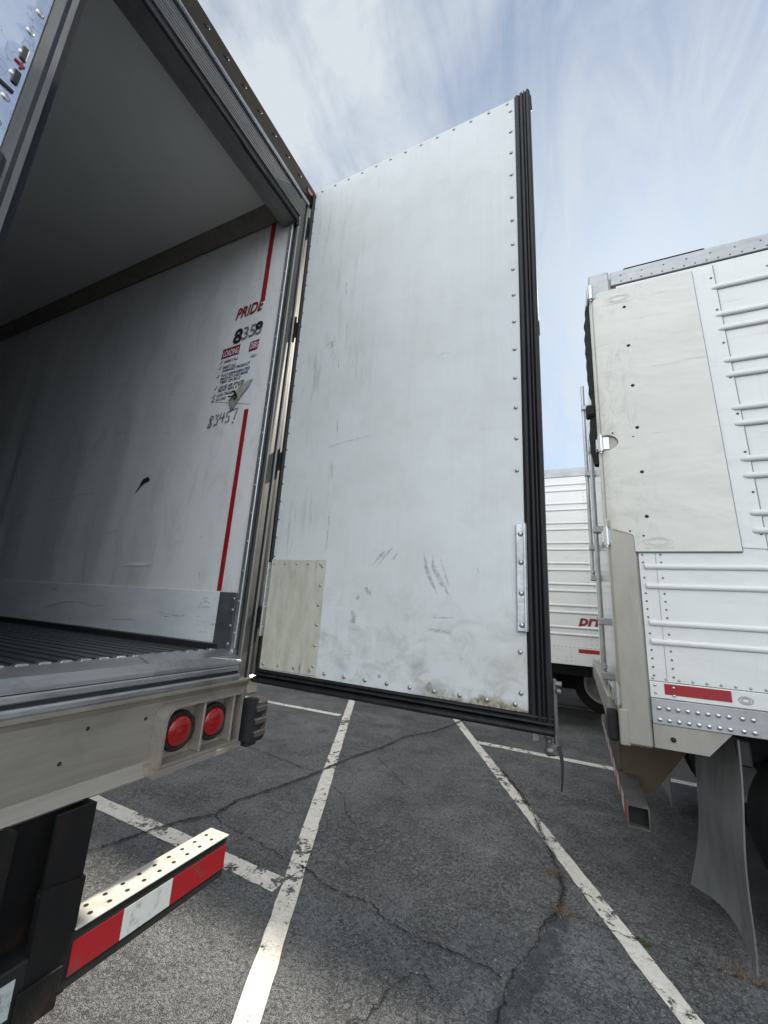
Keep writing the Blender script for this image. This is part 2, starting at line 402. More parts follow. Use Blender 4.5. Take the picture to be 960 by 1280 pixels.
ln = t.rng(t.noise(9, (0.12, 1, 2.6), 7, 0.75, 0.5, off=(0, 0, 3)), 0.60, 0.635)
col = t.mix(t.math('MULTIPLY', ln, 0.4), col, (0.30, 0.30, 0.29))
t.set(col, 0.42, spec=0.45).bump(t.noise(1.8, (1, 1, 1.6), 3, 0.5, 0.5), 0.5, 0.05)
M['cover_plastic'] = t.m
t = NT('tan_steel')
col = t.mix(t.rng(t.noise(7, (1, 1, 0.3), 7, 0.7), 0.35, 0.7), (0.26, 0.243, 0.215), (0.345, 0.327, 0.295))
t.set(col, 0.45, 0.3)
M['tan_steel'] = t.m
plain('guard_grey', (0.075, 0.073, 0.068), 0.6, 0.2, var=0.35, scale=14)
t = NT('mudflap_rubber')
col = t.mix(t.rng(t.noise(10, (1, 1, 0.25), 7, 0.7), 0.35, 0.75), (0.095, 0.097, 0.10), (0.205, 0.207, 0.21))
t.set(col, 0.36)
M['mudflap_rubber'] = t.m
plain('tyre_rubber', (0.018, 0.018, 0.018), 0.8, var=0.3)
plain('rim_steel', (0.60, 0.60, 0.59), 0.5, 0.1)
t = NT('scuff_ink'); t.set((0.13, 0.13, 0.125), 0.7, alpha=t.rng(t.noise(55, (1, 1, 1), 6, 0.82), 0.40, 0.72, 0, 0.55)); M['scuff_ink'] = t.m
plain('cover_emboss', (0.43, 0.42, 0.385), 0.5, var=0.05)
plain('chip_white', (0.75, 0.76, 0.76), 0.5, var=0.05)
plain('grit_stone', (0.30, 0.28, 0.25), 0.85, var=0.5, scale=30)
plain('dry_grass', (0.16, 0.105, 0.06), 0.8, var=0.3, scale=60)
plain('weed_green', (0.07, 0.11, 0.025), 0.7, var=0.3, scale=60)

# ------------------------------------------------------------------ mesh helpers (all positions in world metres)
class MB:
    def __init__(s): s.v, s.f, s.mi, s.sm = [], [], [], []
    def face(s, pts, mi=0, smooth=False):
        b = len(s.v); s.v += [tuple(p) for p in pts]
        s.f.append(tuple(range(b, b + len(pts)))); s.mi.append(mi); s.sm.append(smooth)
    def grid(s, rows, mi=0, closed=False, smooth=True):
        b = len(s.v); n = len(rows[0])
        for r in rows: s.v += [tuple(p) for p in r]
        for i in range(len(rows) - 1):
            for j in range(n if closed else n - 1):
                k = (j + 1) % n
                s.f.append((b + i * n + j, b + i * n + k, b + (i + 1) * n + k, b + (i + 1) * n + j)); s.mi.append(mi); s.sm.append(smooth)
    def box(s, x0, x1, y0, y1, z0, z1, mi=0, c=0.0):
        """box with small chamfers c on every edge"""
        x0, x1 = min(x0, x1), max(x0, x1); y0, y1 = min(y0, y1), max(y0, y1); z0, z1 = min(z0, z1), max(z0, z1)
        c = min(c, (x1 - x0) * .45, (y1 - y0) * .45, (z1 - z0) * .45)
        if c <= 0:
            P = [(x, y, z) for x in (x0, x1) for y in (y0, y1) for z in (z0, z1)]
            for q in ((0, 1, 3, 2), (4, 6, 7, 5), (0, 4, 5, 1), (2, 3, 7, 6), (0, 2, 6, 4), (1, 5, 7, 3)):
                s.face([P[i] for i in q], mi)
            return
        lo, hi = (x0, y0, z0), (x1, y1, z1)
        def pt(sx, sy, sz, ax):
            sg = (sx, sy, sz)
            return tuple((hi[i] if sg[i] else lo[i]) + (0 if i == ax else (-c if sg[i] else c)) for i in range(3))
        for ax in range(3):
            a, b = [i for i in range(3) if i != ax]
            for sd in (0, 1):
                q = []
                for u, w in ((0, 0), (1, 0), (1, 1), (0, 1)):
                    g = [0, 0, 0]; g[ax] = sd; g[a] = u; g[b] = w
                    q.append(pt(*g, ax))
                if sd == (1 if ax == 1 else 0): q = q[::-1]
                s.face(q, mi)
        for ax in range(3):                               # edge chamfers along ax
            a, b = [i for i in range(3) if i != ax]
            for u in (0, 1):
                for w in (0, 1):
                    g0 = [0, 0, 0]; g0[a] = u; g0[b] = w
                    g1 = list(g0); g1[ax] = 1
                    q = [pt(*g0, a), pt(*g1, a), pt(*g1, b), pt(*g0, b)]
                    s.face(q, mi)
        for u in (0, 1):
            for w in (0, 1):
                for k in (0, 1): s.face([pt(u, w, k, 0), pt(u, w, k, 1), pt(u, w, k, 2)], mi)
    def prism(s, prof, axis, a, b, mi=0, cap=True, smooth=False):
        """extrude a closed 2D profile along an axis from a to b; prof in the other two axes, in xyz order"""
        def P(q, t):
            l = list(q); l.insert(axis, t); return tuple(l)
        n = len(prof); base = len(s.v)
        for t in (a, b): s.v += [P(q, t) for q in prof]
        for i in range(n):
            j = (i + 1) % n
            s.f.append((base + i, base + j, base + n + j, base + n + i)); s.mi.append(mi); s.sm.append(smooth)
        if cap:
            s.face([P(q, a) for q in prof][::-1], mi); s.face([P(q, b) for q in prof], mi)
    def sheet(s, prof, axis, a, b, mi=0, smooth=True):
        """extrude an open profile"""
        def P(q, t):
            l = list(q); l.insert(axis, t); return tuple(l)
        s.grid([[P(q, a) for q in prof], [P(q, b) for q in prof]], mi, False, smooth)
    def tube(s, pts, r, seg=10, mi=0, cap=True):
        pts = [Vector(p) for p in pts]
        rs = r if isinstance(r, (list, tuple)) else [r] * len(pts)
        rows = []
        t0 = (pts[1] - pts[0]).normalized()
        u = t0.orthogonal().normalized()
        for i, p in enumerate(pts):
            t = (pts[min(i + 1, len(pts) - 1)] - pts[max(i - 1, 0)]).normalized()
            u = (u - t * u.dot(t)).normalized(); w = t.cross(u)
            rows.append([tuple(p + (u * math.cos(2 * math.pi * k / seg) + w * math.sin(2 * math.pi * k / seg)) * rs[i]) for k in range(seg)])
        s.grid(rows, mi, True)
        if cap: s.face(rows[0][::-1], mi); s.face(rows[-1], mi)
    def lathe(s, prof, c, axis, seg=24, mi=0):
        """prof: (radius, offset along axis) pairs turned about an axis through c"""
        rows = []
        for r, o in prof:
            row = []
            for k in range(seg):
                a = 2 * math.pi * k / seg
                l = [r * math.cos(a), r * math.sin(a)]; l.insert(axis, o)
                row.append((c[0] + l[0], c[1] + l[1], c[2] + l[2]))
            rows.append(row)
        s.grid(rows, mi, True)
    def rivet(s, c, n, r=0.006, h=None, mi=0, seg=8):
        n = Vector(n).normalized(); u = n.orthogonal().normalized(); w = n.cross(u); c = Vector(c); h = h or r * 0.6
        rows = []
        for rr, hh in ((1, 0.0), (0.92, 0.45), (0.6, 0.85), (0.12, 1.0)):
            rows.append([tuple(c + (u * math.cos(2 * math.pi * k / seg) + w * math.sin(2 * math.pi * k / seg)) * r * rr + n * h * hh) for k in range(seg)])
        s.grid(rows, mi, True); s.face(rows[-1], mi, True)
    def stroke(s, pts, w, mi=0):
        """flat ribbon along pts given as (u, v) turned to 3D later by .mapf; tapered ends"""
        P = [Vector(p) for p in pts]; L, Rr = [], []
        for i, p in enumerate(P):
            t = (P[min(i + 1, len(P) - 1)] - P[max(i - 1, 0)]); t = t / (t.length or 1)
            n = Vector((-t.y, t.x)); k = w[i] if isinstance(w, (list, tuple)) else w
            L.append(s.mapf(p + n * k / 2)); Rr.append(s.mapf(p - n * k / 2))
        s.grid([L, Rr], mi, False, False)
    def build(s, name, mats, parent=None, origin=None):
        o3 = Vector(origin if origin is not None else (ROOTS.get(parent.name, (0, 0, 0)) if parent else (0, 0, 0)))
        me = bpy.data.meshes.new(name)
        me.from_pydata([tuple(Vector(p) - o3) for p in s.v], [], s.f)
        for m in (mats if isinstance(mats, (list, tuple)) else [mats]): me.materials.append(M[m])
        for p, i, k in zip(me.polygons, s.mi, s.sm): p.material_index = i; p.use_smooth = k
        me.validate(); me.update()
        o = bpy.data.objects.new(name, me); COL.objects.link(o)
        if parent: o.parent = parent; ROOTS[o.name] = ROOTS[parent.name]
        else: o.location = o3; ROOTS[o.name] = tuple(o3)
        return o
ROOTS = {}
def thing(name, label, cat, loc, group=None):
    o = bpy.data.objects.new(name, None); COL.objects.link(o); o.location = loc; o.empty_display_size = 0.2
    o['label'] = label; o['category'] = cat
    if group: o['group'] = group
    ROOTS[o.name] = tuple(loc)
    return o
def struct(o): o['kind'] = 'structure'; return o

def text_tris(body, size, shear=0.0, offset=0.0, space=1.0):
    """built-in font lettering as flat faces: (verts, faces), baseline at 0"""
    cu = bpy.data.curves.new('lettering', 'FONT'); cu.body = body; cu.size = size; cu.shear = shear; cu.offset = offset
    cu.space_character = space; cu.resolution_u = 4
    ob = bpy.data.objects.new('lettering', cu); COL.objects.link(ob)
    dg = bpy.context.evaluated_depsgraph_get()
    me = bpy.data.meshes.new_from_object(ob.evaluated_get(dg))
    V = [tuple(v.co) for v in me.vertices]; F = [tuple(p.vertices) for p in me.polygons]
    bpy.data.objects.remove(ob); bpy.data.curves.remove(cu); bpy.data.meshes.remove(me)
    return V, F
def add_text(mb, body, x, y, z, size, mi=0, shear=0.0, offset=0.0, space=1.0, width=None, tilt=0.0):
    """letters read along +X on a wall facing -Y"""
    V, F = text_tris(body, size, shear, offset, space)
    if not V: return
    k = 1.0
    if width: k = width / max(v[0] for v in V)
    b = len(mb.v)
    mb.v += [(x + v[0] * k, y, z + v[1] + v[0] * k * tilt) for v in V]
    for f in F: mb.f.append(tuple(b + i for i in f)); mb.mi.append(mi); mb.sm.append(False)

# ------------------------------------------------------------------ ground
g = MB()
g.face([(-400, -400, 0), (400, -400, 0), (400, 600, 0), (-400, 600, 0)])
struct(g.build('ground', 'asphalt'))
def line(name, p, q, w=0.105, n=40):
    p, q = Vector(p), Vector(q); t = (q - p).normalized(); nn = Vector((-t.y, t.x)); mb = MB(); A, B = [], []
    for i in range(n + 1):
        c = p.lerp(q, i / n)
        a = c + nn * (w / 2 + rng.uniform(-.004, .004)); b = c - nn * (w / 2 + rng.uniform(-.004, .004))
        A.append((a.x, a.y, 0.004)); B.append((b.x, b.y, 0.004))
    mb.grid([B, A], 0, False, False)
    return struct(mb.build(name, 'line_paint'))
line('parking_line', (-5.6, 11.05), (-0.75, 0.58), 0.112, 120)
line('parking_line', (-3.70, 10.64), (0.62, 2.04), 0.105, 120)
line('parking_line', (-3.75, 2.40), (-1.64, 2.345), 0.13, 40)
line('parking_line', (-7.5, 5.78), (-3.29, 5.82), 0.115, 60)
line('parking_line', (-1.22, 5.81), (3.0, 5.79), 0.115, 60)
line('parking_line', (-2.6, 9.1), (3.0, 9.02), 0.11, 60)
CR = {
 'c1': ([(-2.95, 1.75), (-2.829, 2.107), (-2.779, 2.296), (-2.7, 2.523), (-2.574, 2.728), (-2.598, 2.976), (-2.481, 3.36), (-2.39, 3.738), (-2.331, 4.149), (-2.276, 4.472), (-2.152, 4.882), (-2.088, 5.414), (-1.843, 5.898), (-1.707, 6.439), (-1.5, 7.6)], .028),
 'c2': ([(-2.574, 2.728), (-2.447, 2.669), (-2.206, 2.629), (-1.962, 2.596), (-1.753, 2.559), (-1.574, 2.543), (-1.425, 2.477), (-1.244, 2.465), (-1.1, 2.483), (-1.039, 2.428), (-0.914, 2.39), (-0.817, 2.379), (-0.71, 2.377), (-0.599, 2.386), (-0.499, 2.375), (-0.406, 2.369), (-0.35, 2.334)], .013),
 'c3': ([(-0.40, 1.9), (-0.359, 2.095), (-0.352, 2.298), (-0.326, 2.448), (-0.249, 2.63), (-0.237, 2.794), (-0.152, 2.973), (-0.141, 3.214), (-0.222, 3.563), (-0.307, 3.811), (-0.376, 4.082), (-0.556, 4.533), (-0.8, 5.0)], .016),
 'c5': ([(-0.138, 2.932), (-0.053, 2.967), (0.076, 2.956), (0.176, 2.951), (0.269, 2.95), (0.372, 2.945), (0.467, 2.923), (0.563, 2.931), (0.709, 2.915), (1.3, 2.9)], .010),
 'c6': ([(-0.95, 1.75), (-0.844, 1.882), (-0.816, 1.975), (-0.797, 2.074), (-0.752, 2.164), (-0.69, 2.184), (-0.62, 2.12)], .012),
 'c7': ([(-3.564, 4.028), (-3.027, 3.941), (-2.684, 3.878), (-2.412, 3.84)], .016),
 'c8': ([(-2.089, 3.661), (-1.89, 3.524), (-1.733, 3.279), (-1.592, 3.167), (-1.499, 3.267)], .012),
 'c9': ([(-2.07, 4.558), (-1.735, 4.253), (-1.526, 4.035)], .014),
 'c10': ([(-3.3, 5.5), (-2.982, 5.704), (-2.648, 5.659), (-2.402, 5.8)], .02),
 'c11': ([(-0.6, 4.25), (-0.427, 4.297), (-0.12, 4.495), (0.137, 4.849)], .010),
 'c12': ([(-0.049, 3.592), (0.221, 3.603), (0.583, 3.627)], .008),
}
mb = MB()
for pts, w in CR.values():
    P = []
    for a, b in zip(pts, pts[1:]):
        a, b = Vector(a), Vector(b); n = max(2, int((b - a).length / 0.016))
        for i in range(n): P.append(a.lerp(b, i / n) + Vector((rng.gauss(0, .006), rng.gauss(0, .006))))
    A, B = [], []
    for i, c in enumerate(P):
        t = (P[min(i + 1, len(P) - 1)] - P[max(i - 1, 0)]).normalized(); nn = Vector((-t.y, t.x))
        k = w * (.18 + .80 * rng.random() ** 1.5) * (1 if 0 < i < len(P) - 1 else .2)
        A.append((c.x + nn.x * k / 2, c.y + nn.y * k / 2, .0085)); B.append((c.x - nn.x * k / 2, c.y - nn.y * k / 2, .0085))
    mb.grid([B, A], 0, False, False)
struct(mb.build('ground_cracks', 'crack_dark'))
mb = MB()
for pts, w in (([(-0.36, 1.85), (-0.344, 2.159), (-0.279, 2.339), (-0.227, 2.535), (-0.182, 2.726), (-0.142, 2.936)], .10), (CR['c1'][0], .06), (CR['c3'][0][5:], .05)):
    A, B = [], []
    P = [Vector(pts[0]).lerp(Vector(pts[0]), 0)]
    for a, b in zip(pts, pts[1:]):
        for i in range(1, 9): P.append(Vector(a).lerp(Vector(b), i / 8))
    for i, c in enumerate(P):
        t = (P[min(i + 1, len(P) - 1)] - P[max(i - 1, 0)]).normalized(); nn = Vector((-t.y, t.x)); k = w * rng.uniform(.75, 1.15)
        A.append((c.x + nn.x * k / 2, c.y + nn.y * k / 2, .0062)); B.append((c.x - nn.x * k / 2, c.y - nn.y * k / 2, .0062))
    mb.grid([B, A], 0, False, False)
struct(mb.build('ground_sealant', 'crack_sealant'))

# ------------------------------------------------------------------ open trailer (rear plane x = XR, seen from behind)
XR = -1.36
T1 = thing('refrigerated_trailer', 'open trailer at the left, white lined interior, one rear door swung out', 'trailer', (-8.0, 0.28, 0), 'white refrigerated trailers')
# shell
b = MB()
XF = -15.0
b.box(XF, XR - .06, 1.474, 1.60, 1.225, 4.02)
b.box(XF, XR - .06, -1.04, -.914, 1.12, 4.02)
b.box(XF, XR - .06, -1.04, 1.60, 4.022, 4.09)
b.box(XF - .1, XF - .002, -1.04, 1.60, 1.12, 4.09)
b.build('trailer_shell', 'trailer_white', T1)
b = MB(); b.box(XF, XR - .03, -.90, 1.46, 1.215, 1.30); b.build('subfloor', 'underframe_black', T1)
# lining
b = MB()
b.face([(XF + .01, 1.47, 1.37), (XR - .05, 1.47, 1.37), (XR - .05, 1.47, 3.83), (XF + .01, 1.47, 3.83)][::-1])
b.face([(XF + .01, -.91, 1.37), (XR - .05, -.91, 1.37), (XR - .05, -.91, 3.83), (XF + .01, -.91, 3.83)])
b.face([(XF + .01, -.91, 1.37), (XF + .01, 1.47, 1.37), (XF + .01, 1.47, 3.83), (XF + .01, -.91, 3.83)])
b.build('side_lining', 'lining', T1)
b = MB(); b.box(XF + .01, XR - .10, -.82, 1.39, 3.902, 3.99); b.build('ceiling', 'ceiling_white', T1)
b = MB()
for sg, yw in ((1, 1.468), (-1, -.908)):
    b.prism([(yw, 3.840), (yw, 3.998), (yw - sg * .075, 3.998), (yw - sg * .075, 3.90), (yw - sg * .060, 3.894), (yw - sg * .040, 3.876), (yw - sg * .036, 3.868), (yw - sg * .008, 3.84)], 0, XF + .02, XR - .10)
b.build('ceiling_cove', 'stainless', T1)
# deck: T-section ribs along the trailer
b = MB(); prof = []
y = -.90; P = 0.058
while y < 1.46:
    prof += [(y, 1.352), (y + .006, 1.385), (y + .044, 1.385), (y + .050, 1.352)]; y += P
prof = [(-.91, 1.31)] + prof + [(1.465, 1.352), (1.465, 1.31)]
b.prism(prof[::-1], 0, XF + .02, -1.475)
y = -.90
while y < 1.40:
    b.box(-1.476, -1.450, y + .012, y + .046, 1.362, 1.4000, 1, .003); y += P
b.build('ridged_deck', ['deck_aluminium', 'aluminium'], T1)
b = MB()
b.box(XF + .02, -1.535, 1.462, 1.4695, 1.415, 1.650, 0, .002)
b.build('kick_plate', 'kick_plate', T1)
b = MB(); b.box(XF + .02, -1.50, 1.440, 1.4605, 1.372, 1.413); b.build('floor_edge_strip', 'dark_paint', T1)
b = MB(); b.box(-1.532, -1.425, 1.458, 1.466, 1.372, 1.648, 0, .002)
for z in (1.42, 1.50, 1.57, 1.62): b.rivet((-1.437, 1.458, z), (0, -1, 0), .007, mi=1)
b.build('corner_scuff_plate', ['scuff_plate', 'galvanised'], T1)
# red load stripe
b = MB()
for a in ((-1.567, 3.29, 3.838), (-1.562, 1.652, 2.608)):
    b = MB(); b.box(a[0], -1.535, 1.466, 1.4685, a[1], a[2]); b.build('load_stripe', 'red_stripe', T1)
# lettering on the lining
YT = 1.4655
b = MB()
add_text(b, 'PRIDE', -1.745, YT, 3.213, 0.098, 0, 0.28, 0.0022, 1.02, 0.212, 0.10)
add_text(b, '8', -1.735, YT, 3.052, 0.125, 1, 0.12, 0.0045)
add_text(b, '3', -1.676, YT, 3.062, 0.115, 2, 0.12)
add_text(b, '5', -1.625, YT, 3.067, 0.112, 2, 0.12)
add_text(b, '8', -1.580, YT, 3.070, 0.112, 2, 0.10, 0.0005)
V, F = text_tris('8', 0.112, 0.10, 0.004)
zt = 0.042
for f in F:                                              # upper half of the last digit still inked
    if min(V[i][1] for i in f) > zt - .012:
        k = len(b.v); b.v += [(-1.580 + V[i][0], YT - .0006, 3.070 + V[i][1]) for i in f]; b.f.append(tuple(range(k, k + len(f)))); b.mi.append(1); b.sm.append(False)
b.build('stencil_lettering', ['ink_red', 'ink_black', 'ink_grey'], T1)
# loading sticker
st = MB(); ys = 1.4676
st.face([(-1.825, ys, 2.70), (-1.525, ys, 2.635), (-1.532, ys, 3.04), (-1.80, ys, 3.045)])
stk = st.build('loading_sticker', 'sticker_white', T1)
b = MB()
for x0, x1 in ((-1.800, -1.668), (-1.594, -1.530)):
    b.face([(x0 - .004, YT + .0008, 2.965), (x1 - .004, YT + .0008, 2.972), (x1, YT + .0008, 3.035), (x0, YT + .0008, 3.028)])
add_text(b, 'LOADING', -1.793, YT, 2.976, 0.056, 1, 0.1, 0.0006, 1, 0.118, .04)
add_text(b, 'DERS', -1.588, YT, 2.982, 0.054, 1, 0.1, 0.0006, 1, 0.052, .04)
rows = [(2.915, 'INSPECT ALL', .105, 1), (2.866, 'REJECT ALL', .10, 1), (2.836, 'DAMAGED PRODUCT', .205, 0), (2.795, 'PULP REFRIGERATED', .212, 1), (2.765, 'PRODUCT AND MARK', .205, 0), (2.735, 'TEMP. ON BILLS', .155, 0),
        (2.692, 'LEAVE AIR SPACES', .19, 1), (2.664, 'FRONT, REAR, & TOP', .185, 0), (2.625, 'LOCK TRAILER', .125, 1), (2.590, 'NO LOAD', .075, 1)]
for z, s, w, tick in rows:
    z = 2.947 - (2.935 - z) * .735
    xs = -1.784 - (2.95 - z) * .06
    add_text(b, s, xs + .01, YT, z, 0.0235, 2, 0.05, 0.0005, 1, w, .05)
    if tick:
        b.mapf = lambda p: (p.x, YT, p.y)
        b.stroke([(xs - .024, z + .008), (xs - .018, z), (xs - .004, z + .022)], .005, 2)
add_text(b, 'SAFELY', -1.578, YT, 2.925, 0.022, 2, 0.1, 0.0003, 1, 0.045)
b.build('sticker_print', ['ink_red', 'sticker_white', 'ink_black'], stk)
b = MB(); yp = 1.460                                    # torn corner folded back
b.grid([[(-1.600, yp + .004, 2.705), (-1.57, yp - .004, 2.73), (-1.528, yp + .002, 2.748)],
        [(-1.662, yp + .004, 2.655), (-1.61, yp - .014, 2.672), (-1.545, yp - .002, 2.70)],
        [(-1.69, yp + .004, 2.60), (-1.65, yp - .010, 2.60), (-1.59, yp - .004, 2.62)],
        [(-1.676, yp + .004, 2.555), (-1.655, yp - .004, 2.545), (-1.63, yp, 2.552)],
        [(-1.668, yp + .004, 2.523), (-1.655, yp, 2.518), (-1.645, yp + .002, 2.522)]], 0)
b.mapf = lambda p: (p.x, yp - .016, p.y)
b.stroke([(-1.678, 2.617), (-1.64, 2.606), (-1.625, 2.622)], .012, 1)
b.stroke([(-1.640, 2.66), (-1.622, 2.63), (-1.612, 2.60), (-1.63, 2.575)], .014, 1)
b.v = [(x, y, 2.785 - (2.748 - z) * .70) for x, y, z in b.v]
b.build('torn_flap', ['sticker_back', 'ink_black'], stk)
# handwriting and rub marks on the lining
b = MB(); b.mapf = lambda p: (p.x, YT, p.y)
def sc(ps, w=.0075): b.stroke([(-1.82 + u * .22, 2.535 + v * .085) for u, v in ps], w)
sc([(.17, .75), (.08, .85), (.03, .65), (.10, .45), (.02, .15), (.0, .02), (.08, .0), (.13, .25), (.05, .5), (.16, .7)])
sc([(.22, .8), (.34, .86), (.26, .55), (.34, .5), (.30, .2), (.2, .1)], .007)
sc([(.42, .9), (.38, .55), (.55, .6)]); sc([(.52, .95), (.48, .25)])
sc([(.74, .95), (.62, .9), (.60, .6), (.70, .6), (.70, .25), (.58, .2)])
sc([(.74, 1.0), (.95, 1.05), (.90, .6), (.88, .3)], .007); sc([(.82, .1), (.88, .12)])
b.build('handwriting', 'ink_grey', T1)
b = MB(); b.mapf = lambda p: (p.x, YT, p.y)
for ps, w in (([(-2.30, 2.24), (-2.27, 2.265), (-2.24, 2.27), (-2.255, 2.245), (-2.285, 2.235)], .02), ([(-2.32, 2.205), (-2.29, 2.235)], .008), ([(-2.25, 2.50), (-2.18, 2.515)], .006), ([(-1.92, 1.88), (-1.88, 1.90)], .006), ([(-2.52, 1.95), (-2.42, 1.97)], .006),
              ([(-1.70, 1.74), (-1.69, 1.71)], .006), ([(-3.30, 2.20), (-2.95, 2.21), (-2.75, 2.22)], .006), ([(-2.04, 1.60), (-2.02, 1.625), (-2.0, 1.645)], .012)):
    b.stroke(ps, w)
def sc2(ps, w): b.stroke([(u, v) for u, v in ps], w)
b.mapf = lambda p: (p.x, 1.4605, p.y)
sc2([(-2.95, 1.50), (-2.8, 1.535), (-2.65, 1.55), (-2.5, 1.53), (-2.38, 1.54)], .010)
sc2([(-1.66, 1.585), (-1.62, 1.60), (-1.59, 1.59)], .010); sc2([(-1.67, 1.57), (-1.585, 1.575)], .008); sc2([(-1.65, 1.61), (-1.6, 1.615)], .006)
sc2([(-1.95, 1.53), (-1.80, 1.52), (-1.74, 1.525)], .008); sc2([(-2.3, 1.47), (-2.1, 1.48)], .008); sc2([(-1.64, 1.455), (-1.58, 1.46)], .006)
b.build('scuff_marks', 'scuff_ink', T1)
b = MB(); b.mapf = lambda p: (p.x, YT - .0006, p.y)
b.stroke([(-2.300, 2.235), (-2.275, 2.262), (-2.245, 2.27), (-2.225, 2.262)], [.014, .030, .030, .014]); b.stroke([(-2.33, 2.195), (-2.29, 2.24)], [.004, .012])
b.build('tear_mark', 'dark_paint', T1)
b = MB(); b.mapf = lambda p: (p.x, 1.4662, p.y)
b.stroke([(-2.30, 1.765), (-2.22, 1.775), (-2.12, 1.775), (-2.06, 1.78)], [.004, .02, .022, .004])
b.build('gouge_mark', 'chip_white', T1)

# rear frame: jamb strip, post, header, sill, skirt
def rail_post(y0, y1, name, sg):
    b = MB()
    # profile in x,y extruded along z: jamb lip, groove, rear face
    b.box(XR - .055, XR, y0 if sg > 0 else y1, y1 if sg > 0 else y0, 1.272, 4.02, 0, .004)
    return b
b = MB()
b.box(XR - .060, XR - .034, 1.458, 1.473, 1.40, 3.80, 1, .003)                # galvanised jamb strip
for k in range(17): b.rivet((XR - .047, 1.458, 1.47 + k * .14), (0, -1, 0), .006, mi=1)
b.box(XR - .034, XR - .022, 1.478, 1.50, 1.37, 3.80, 2)
b.box(XR - .024, XR, 1.470, 1.512, 1.272, 4.0, 0, .005)
b.box(XR - .024, XR - .008, 1.512, 1.527, 1.272, 4.0, 2)
b.box(XR - .024, XR + .003, 1.527, 1.541, 1.272, 4.03, 3, .005)
b.box(XR - .024, XR - .004, 1.542, 1.560, 1.272, 4.03, 2)
b.box(XR - .055, XR - .024, 1.50, 1.598, 1.272, 4.08, 0)
b.build('rear_post', ['post_dark', 'galvanised', 'dark_paint', 'post_dark'], T1)
b = MB(); b.box(XR - .055, XR, -1.04, -.93, 1.272, 4.08, 0, .005); b.build('rear_post', 'stainless_upright', T1)
h = MB()
Y0, Y1 = -1.03, 1.47
h.box(XR - .115, XR - .012, Y0, Y1, 3.770, 3.90, 1, .003)                     # underside band
h.box(XR - .030, XR - .008, Y0, Y1, 3.79, 3.83, 3)                            # black groove
for k in range(7): h.box(XR - .03, XR + .002, Y0, Y1 + .03, 3.818 + k * .0165, 3.8315 + k * .0165, 0, .003)
h.box(XR - .03, XR - .006, Y0, Y1 + .04, 3.935, 3.952, 3)
h.box(XR - .02, XR + .012, Y0, Y1 + .06, 3.950, 3.972, 4, .006)               # bright lip
h.box(XR - .06, XR + .004, Y0, 1.575, 3.976, 4.105, 2, .004)                  # riveted rail
for k in range(22): h.rivet((XR + .004, -.95 + k * .113, 4.055), (1, 0, 0), .008, mi=3)
h.box(XR + .0045, XR + .007, 1.50, 1.545, 4.035, 4.06, 5)
h.build('rear_header', ['header_metal', 'header_band', 'header_rail', 'dark_paint', 'bright_metal', 'ink_red'], T1)
b = MB()
b.tube([(XR - .013, -.9, 3.78), (XR - .013, 1.0, 3.781), (XR - .014, 1.05, 3.778), (XR - .013, 1.46, 3.779)], .011, 8)
b.tube([(XR - .013, 1.468, 3.80), (XR - .013, 1.472, 3.75)], .012, 8)
b.build('header_gasket', 'gasket', T1)
s = MB()
YA, YB = -1.03, 1.475
s.prism([(-1.475, 1.355), (-1.475, 1.392), (-1.455, 1.3965), (-1.385, 1.376), (-1.352, 1.352), (-1.352, 1.34), (-1.385, 1.335)][::-1], 1, YA, YB - .005, 0)
s.box(-1.42, -1.343, YA, YB - .02, 1.316, 1.3375, 0, .004)
s.box(-1.42, -1.352, YA, YB - .02, 1.302, 1.318, 1)
s.box(-1.42, -1.338, YA, YB - .01, 1.280, 1.303, 0, .006)
s.prism([(-1.472, 1.36), (-1.472, 1.395), (-1.455, 1.3995), (-1.384, 1.379), (-1.3495, 1.3535), (-1.3495, 1.345)][::-1], 1, 1.045, 1.205, 2)     # bright patch following the sill slope
s.build('rear_sill', ['aluminium', 'dark_paint', 'bright_metal'], T1)
s = MB()
s.prism([(-1.385, 1.272), (-1.345, 1.281), (-1.334, 1.276), (-1.334, 1.268), (-1.348, 1.262), (-1.358, 1.245), (-1.358, 1.06), (-1.335, 1.022), (-1.341, 1.015), (-1.385, 1.035)][::-1], 1, -1.03, 1.53, 0)
s.box(-1.395, -1.352, 1.53, 1.60, 1.20, 1.285, 0, .01)
for yy, zz in ((1.05, 1.20), (.80, 1.13), (.86, 1.21)): s.rivet((-1.358, yy, zz), (1, 0, 0), .006, mi=1)
s.build('rear_skirt', ['stainless', 'underframe_black'], T1)
